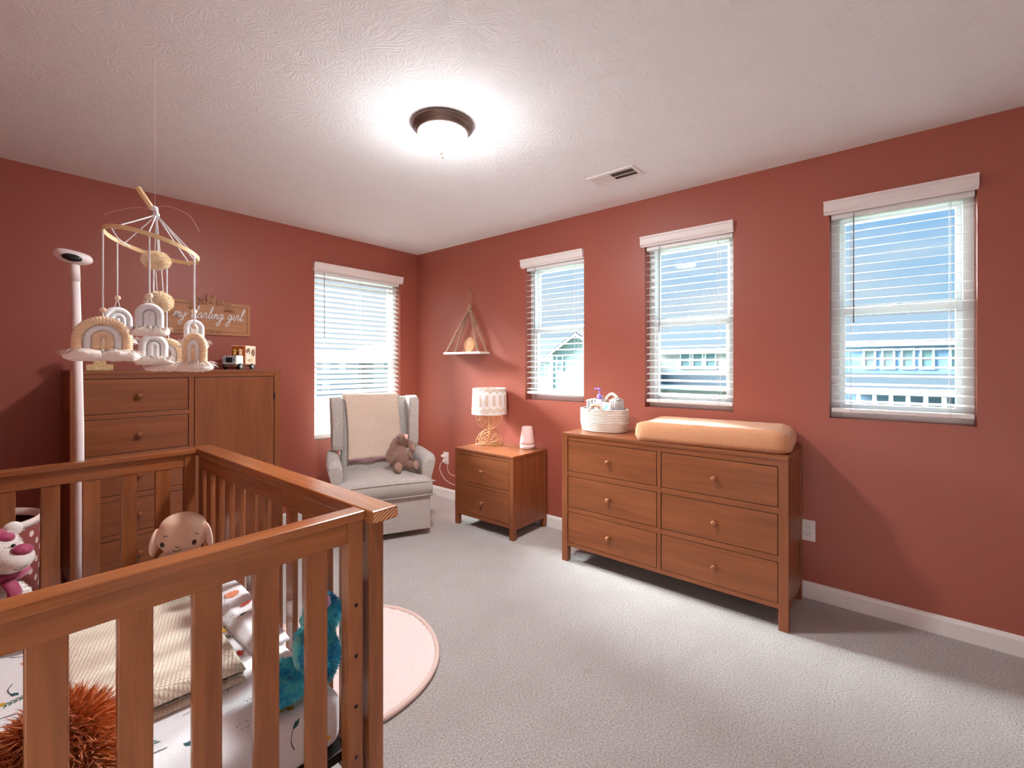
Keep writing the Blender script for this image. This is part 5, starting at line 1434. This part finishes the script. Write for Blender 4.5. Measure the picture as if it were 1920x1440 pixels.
for k, (x, y, kd) in enumerate(((.612, 2.04, 0), (.575, 2.00, 1), (.625, 1.95, 5), (.62, 1.60, 3), (.575, 1.56, 1), (.612, 1.51, 0), (.612, 1.82, 2), (.56, 1.68, 4), (.617, 1.72, 5))): motif(qmap, x, y, kd)
# closed eye with brow and lashes, freckles
ex_, ey_ = .572, 1.885
line(qmap, 'ink', [(ex_ - .004, ey_ + .035), (ex_ + .016, ey_ + .018), (ex_ + .020, ey_ - .014)], .0022)
shape('ink', qmap, [(ex_ - .022, ey_ + .022), (ex_ - .012, ey_ + .016), (ex_ - .004, ey_ + .004), (ex_ - .003, ey_ - .014), (ex_ - .012, ey_ - .004), (ex_ - .020, ey_ + .008)])
for dx, dy in ((-.026, .026), (-.028, .016), (-.026, .004), (-.020, -.008)): line(qmap, 'ink', [(ex_ - .014, ey_ + .010), (ex_ + dx, ey_ + dy)], .0014)
dots(qmap, ex_ + .022, ey_ - .060); dots(qmap, ex_ + .005, ey_ - .075)
obj('quilt_fabric', PB, PM, t, world=True, norm=False)

# turquoise plush bear
t = thing('turquoise_bear', 'turquoise and blue furry plush toy slumped in the near crib corner', 'soft toy', (.594, 1.192, ZB + .016), Rd(-108)); t.scale = (.80, .80, .80)
# local -Y is its front
TM = rootmat(t)
plush(t, [((0, .02, .085), (.070, .060, .090), (0, 0, 0)), ((0, .0, .060), (.072, .060, .062), (0, 0, 0)), ((0, .030, .225), (.062, .056, .060), (0, 0, 0)), ((0, .02, .155), (.050, .045, .05), (0, 0, 0)), ((-.066, -.01, .115), (.028, .034, .062), (.3, .45, 0)), ((.066, -.01, .115), (.028, .034, .062), (.3, -.45, 0)),
          ((-.052, -.085, .036), (.036, .074, .035), (0, 0, -.25)), ((.052, -.085, .036), (.036, .074, .035), (0, 0, .25))], .0075, 'turq', furn=9000, L=.013, w=.0030, grav=.35)
bm = newbm(); ell(bm, (0, -.036, .098), (.055, .026, .068), (.18, 0, 0)); obj('belly_patch', bm, 'turq_light', t)
for x, a in ((-.071, -.25), (.071, .25)):
    bm = newbm(); ell(bm, (x, -.158, .038), (.032, .010, .034), (-.2, 0, a)); obj('foot_pad', bm, 'turq_light', t)
for s in (-1, 1):
    bm = newbm(); ell(bm, (s * .046, .035, .285), (.020, .012, .022), (0, s * .3, 0)); obj('ear', bm, 'lav', t, label='round lavender ear')
    bm = newbm(); ell(bm, (s * .024, -.020, .240), (.006, .005, .007)); obj('eye', bm, 'black', t)
bm = newbm(); ell(bm, (0, -.026, .218), (.022, .018, .016)); obj('muzzle', bm, 'turq_light', t)

# shaggy orange toy at the lower left
t = thing('orange_plush', 'shaggy rust orange plush toy lying behind the leftmost near crib bar', 'soft toy', (.115, 1.255, ZB + .012), 0)
bm = newbm()
ell(bm, (0, .02, .085), (.072, .070, .080)); ell(bm, (.02, -.02, .062), (.062, .05, .058)); ell(bm, (-.06, 0, .06), (.05, .05, .055))
bm = merge_vox(bm, .008, 3); fur(bm, 7000, .042, .0042, .20, .5, seed=9, keep=lambda f: f.calc_center_median().z > .040); obj('shaggy_body', bm, 'orange_fur', t, norm=False)
for s in (-1, 1):
    bm = newbm(); ell(bm, (s * .030 - .02, -.080, .050), (.026, .028, .022)); obj('paw', bm, 'orange_fur', t)

# beige floppy eared plush at the far corner
t = thing('beige_plush', 'round headed beige plush with floppy ears and small smile in the far crib corner', 'soft toy', (.560, 2.215, ZB + .006), math.atan2(.23, .97) * -1 - .16); t.scale = (.90, .90, .90)
Hz = .196
plush(t, [((0, .02, .070), (.070, .060, .080), (0, 0, 0)), ((0, 0, Hz), (.101, .088, .082), (0, .05, 0)), ((0, .0, Hz + .03), (.090, .080, .068), (0, .05, 0)), ((-.07, -.02, .095), (.026, .030, .045), (.3, .6, 0)), ((.07, -.02, .095), (.026, .030, .045), (.3, -.6, 0)), ((-.05, -.06, .028), (.032, .055, .028), (0, 0, -.3)), ((.05, -.06, .028), (.032, .055, .028), (0, 0, .3))], .0075, 'tan_plush')
for s in (-1, 1):
    bm = newbm(); ell(bm, (s * .098, -.012, Hz - .016), (.014, .034, .060), (0, -s * .16, s * .35)); obj('ear', bm, 'tan_ear', t, label='pale drooping ear')
def onhead(x, z):
    # front surface of the head ellipsoid
    q = 1 - (x / .101) ** 2 - ((z) / .084) ** 2
    return Vector((x, -.089 * math.sqrt(max(.02, q)) - .0005, Hz + z))
for s, x, z in ((-1, -.064, -.016), (1, .052, -.022)):
    p = onhead(x, z); bm = newbm(); ell(bm, p, (.0088, .0045, .0118), (0, s * .12, x * 6)); obj('eye', bm, 'darkeye', t)
bm = newbm()
def stitch(pts, r=.0015): tube(bm, catmull([onhead(a, b) - Vector((0, .001, 0)) for a, b in pts], 5), r, 6)
stitch([(-.058, .017), (-.052, .022), (-.044, .023)]); stitch([(.056, .018), (.064, .014), (.068, .008)]); stitch([(-.015, -.027), (-.008, -.031), (.002, -.029)]); stitch([(-.026, -.044), (-.014, -.051), (.0, -.047), (.006, -.042)])
obj('stitched_face', bm, 'darkeye', t)
bm = newbm(); tube(bm, catmull([(-.075, -.055, .118), (-.04, -.085, .106), (0, -.09, .100), (.04, -.08, .104), (.07, -.05, .115)], 5), .013, 8); obj('scarf', bm, 'sherpa_grey', t, label='grey neck scarf')

# pink and cream plush bear at the far left
t = thing('cream_bear', 'cream muzzled plush bear with magenta nose and scarf at the left edge inside the crib', 'soft toy', (.037, 2.13, ZB + .009), .15)
plush(t, [((0, .02, .100), (.068, .066, .105), (0, 0, 0)), ((.004, 0, .275), (.074, .070, .076), (0, 0, 0)), ((-.040, -.075, .034), (.034, .066, .034), (0, 0, -.1)), ((.06, -.075, .034), (.036, .066, .036), (0, 0, .3)), ((-.042, -.04, .13), (.020, .034, .058), (.3, .15, 0)), ((.066, -.02, .13), (.026, .036, .062), (.3, -.4, 0))], .008, 'creamplush', furn=4000, L=.006, w=.003)
bm = newbm(); ell(bm, (.042, -.062, .262), (.050, .046, .040), (0, 0, .5)); obj('muzzle', bm, 'creamplush', t)
bm = newbm(); ell(bm, (.058, -.082, .291), (.028, .022, .0165), (.35, .15, .5)); obj('nose', bm, 'magenta', t)
bm = newbm(); tube(bm, catmull([(.035, -.107, .243), (.05, -.107, .240), (.066, -.098, .245)], 4), .0012, 5); obj('mouth_stitch', bm, 'black', t)
bm = newbm(); tube(bm, [(.080 * cos(a * pi / 12), .010 + .070 * sin(a * pi / 12), .205 + .004 * sin(a * 2.1)) for a in range(24)], .016, 8, True); tube(bm, catmull([(.03, -.07, .2), (.04, -.09, .17), (.035, -.09, .13)], 4), [.016] * 8 + [.012], 8, flat=(1.2, .6)); obj('scarf', bm, 'magenta', t)
bm = newbm(); ell(bm, (-.01, .0, .335), (.052, .05, .022)); ell(bm, (.028, -.03, .325), (.026, .022, .018)); obj('cap', bm, 'magenta', t)
for s in (-1, 1):
    bm = newbm(); ell(bm, (s * .055, .01, .338), (.024, .014, .024)); obj('ear', bm, 'creamplush', t)
    bm = newbm(); ell(bm, (s * .026 + .016, -.066, .305), (.006, .005, .006)); obj('eye', bm, 'black', t)

# ------------------------------------------------------------------ play mat
t = thing('play_mat', 'round dusty pink quilted play mat on the carpet beside the crib', 'rug', (1.02, 1.845, 0), 0)
RM = .432
bm = newbm(); NR, NA = 44, 128; cen = bm.verts.new((0, 0, .016)); prev = None
wv = Vector((.80, -.6, 0)); wp = Vector((.6, .80, 0))
def mz(x, y, r):
    s = Vector((x, y, 0)).dot(wp); a = Vector((x, y, 0)).dot(wv)
    q = abs(sin((s + .003 * sin(a * 22)) * pi / .036)); q2 = abs(sin(a * pi / .075 + .5 * (int(s / .043) % 2)))
    return .007 + .013 * q ** .5 * (.82 + .18 * q2) + .005 * mnoise.noise(Vector((x * 7, y * 7, 1)))
for i in range(1, NR + 1):
    r = RM * i / NR; ring_ = []
    for j in range(NA):
        a = 2 * pi * j / NA; k = 1 + .012 * sin(3 * a + .6) + .008 * sin(5 * a); x, y = r * k * cos(a), r * k * sin(a)
        ring_.append(bm.verts.new((x, y, max(.004, mz(x, y, r) if i < NR else .012))))
    for j in range(NA):
        if prev is None: f = bm.faces.new((cen, ring_[j], ring_[(j + 1) % NA]))
        else: f = bm.faces.new((prev[j], ring_[j], ring_[(j + 1) % NA], prev[(j + 1) % NA]))
        f.smooth = True
    prev = ring_
last = prev
lo = [bm.verts.new((v.co.x, v.co.y, .001)) for v in last]
for j in range(NA): bm.faces.new((last[j], lo[j], lo[(j + 1) % NA], last[(j + 1) % NA]))
bm.faces.new(lo[::-1]); obj('quilted_mat', bm, 'dusty_pink', t)
bm = newbm(); tube(bm, [(RM * (1 + .012 * sin(3 * a + .6) + .008 * sin(5 * a)) * cos(a) * 1.012, RM * (1 + .012 * sin(3 * a + .6) + .008 * sin(5 * a)) * sin(a) * 1.012, .0125) for a in [2 * pi * j / NA for j in range(NA)]], .0115, 8, True); obj('bound_edge', bm, 'pink_edge', t)
S.view_settings.view_transform = 'Standard'; S.view_settings.look = 'None'
S.view_settings.exposure = 0.55; S.view_settings.gamma = 1.0; S.view_settings.use_curve_mapping = False
S.cycles.max_bounces = 10; S.cycles.diffuse_bounces = 6; S.cycles.glossy_bounces = 4; S.cycles.transparent_max_bounces = 12
S.cycles.sample_clamp_indirect = 6.0
S.cycles.use_denoising = True
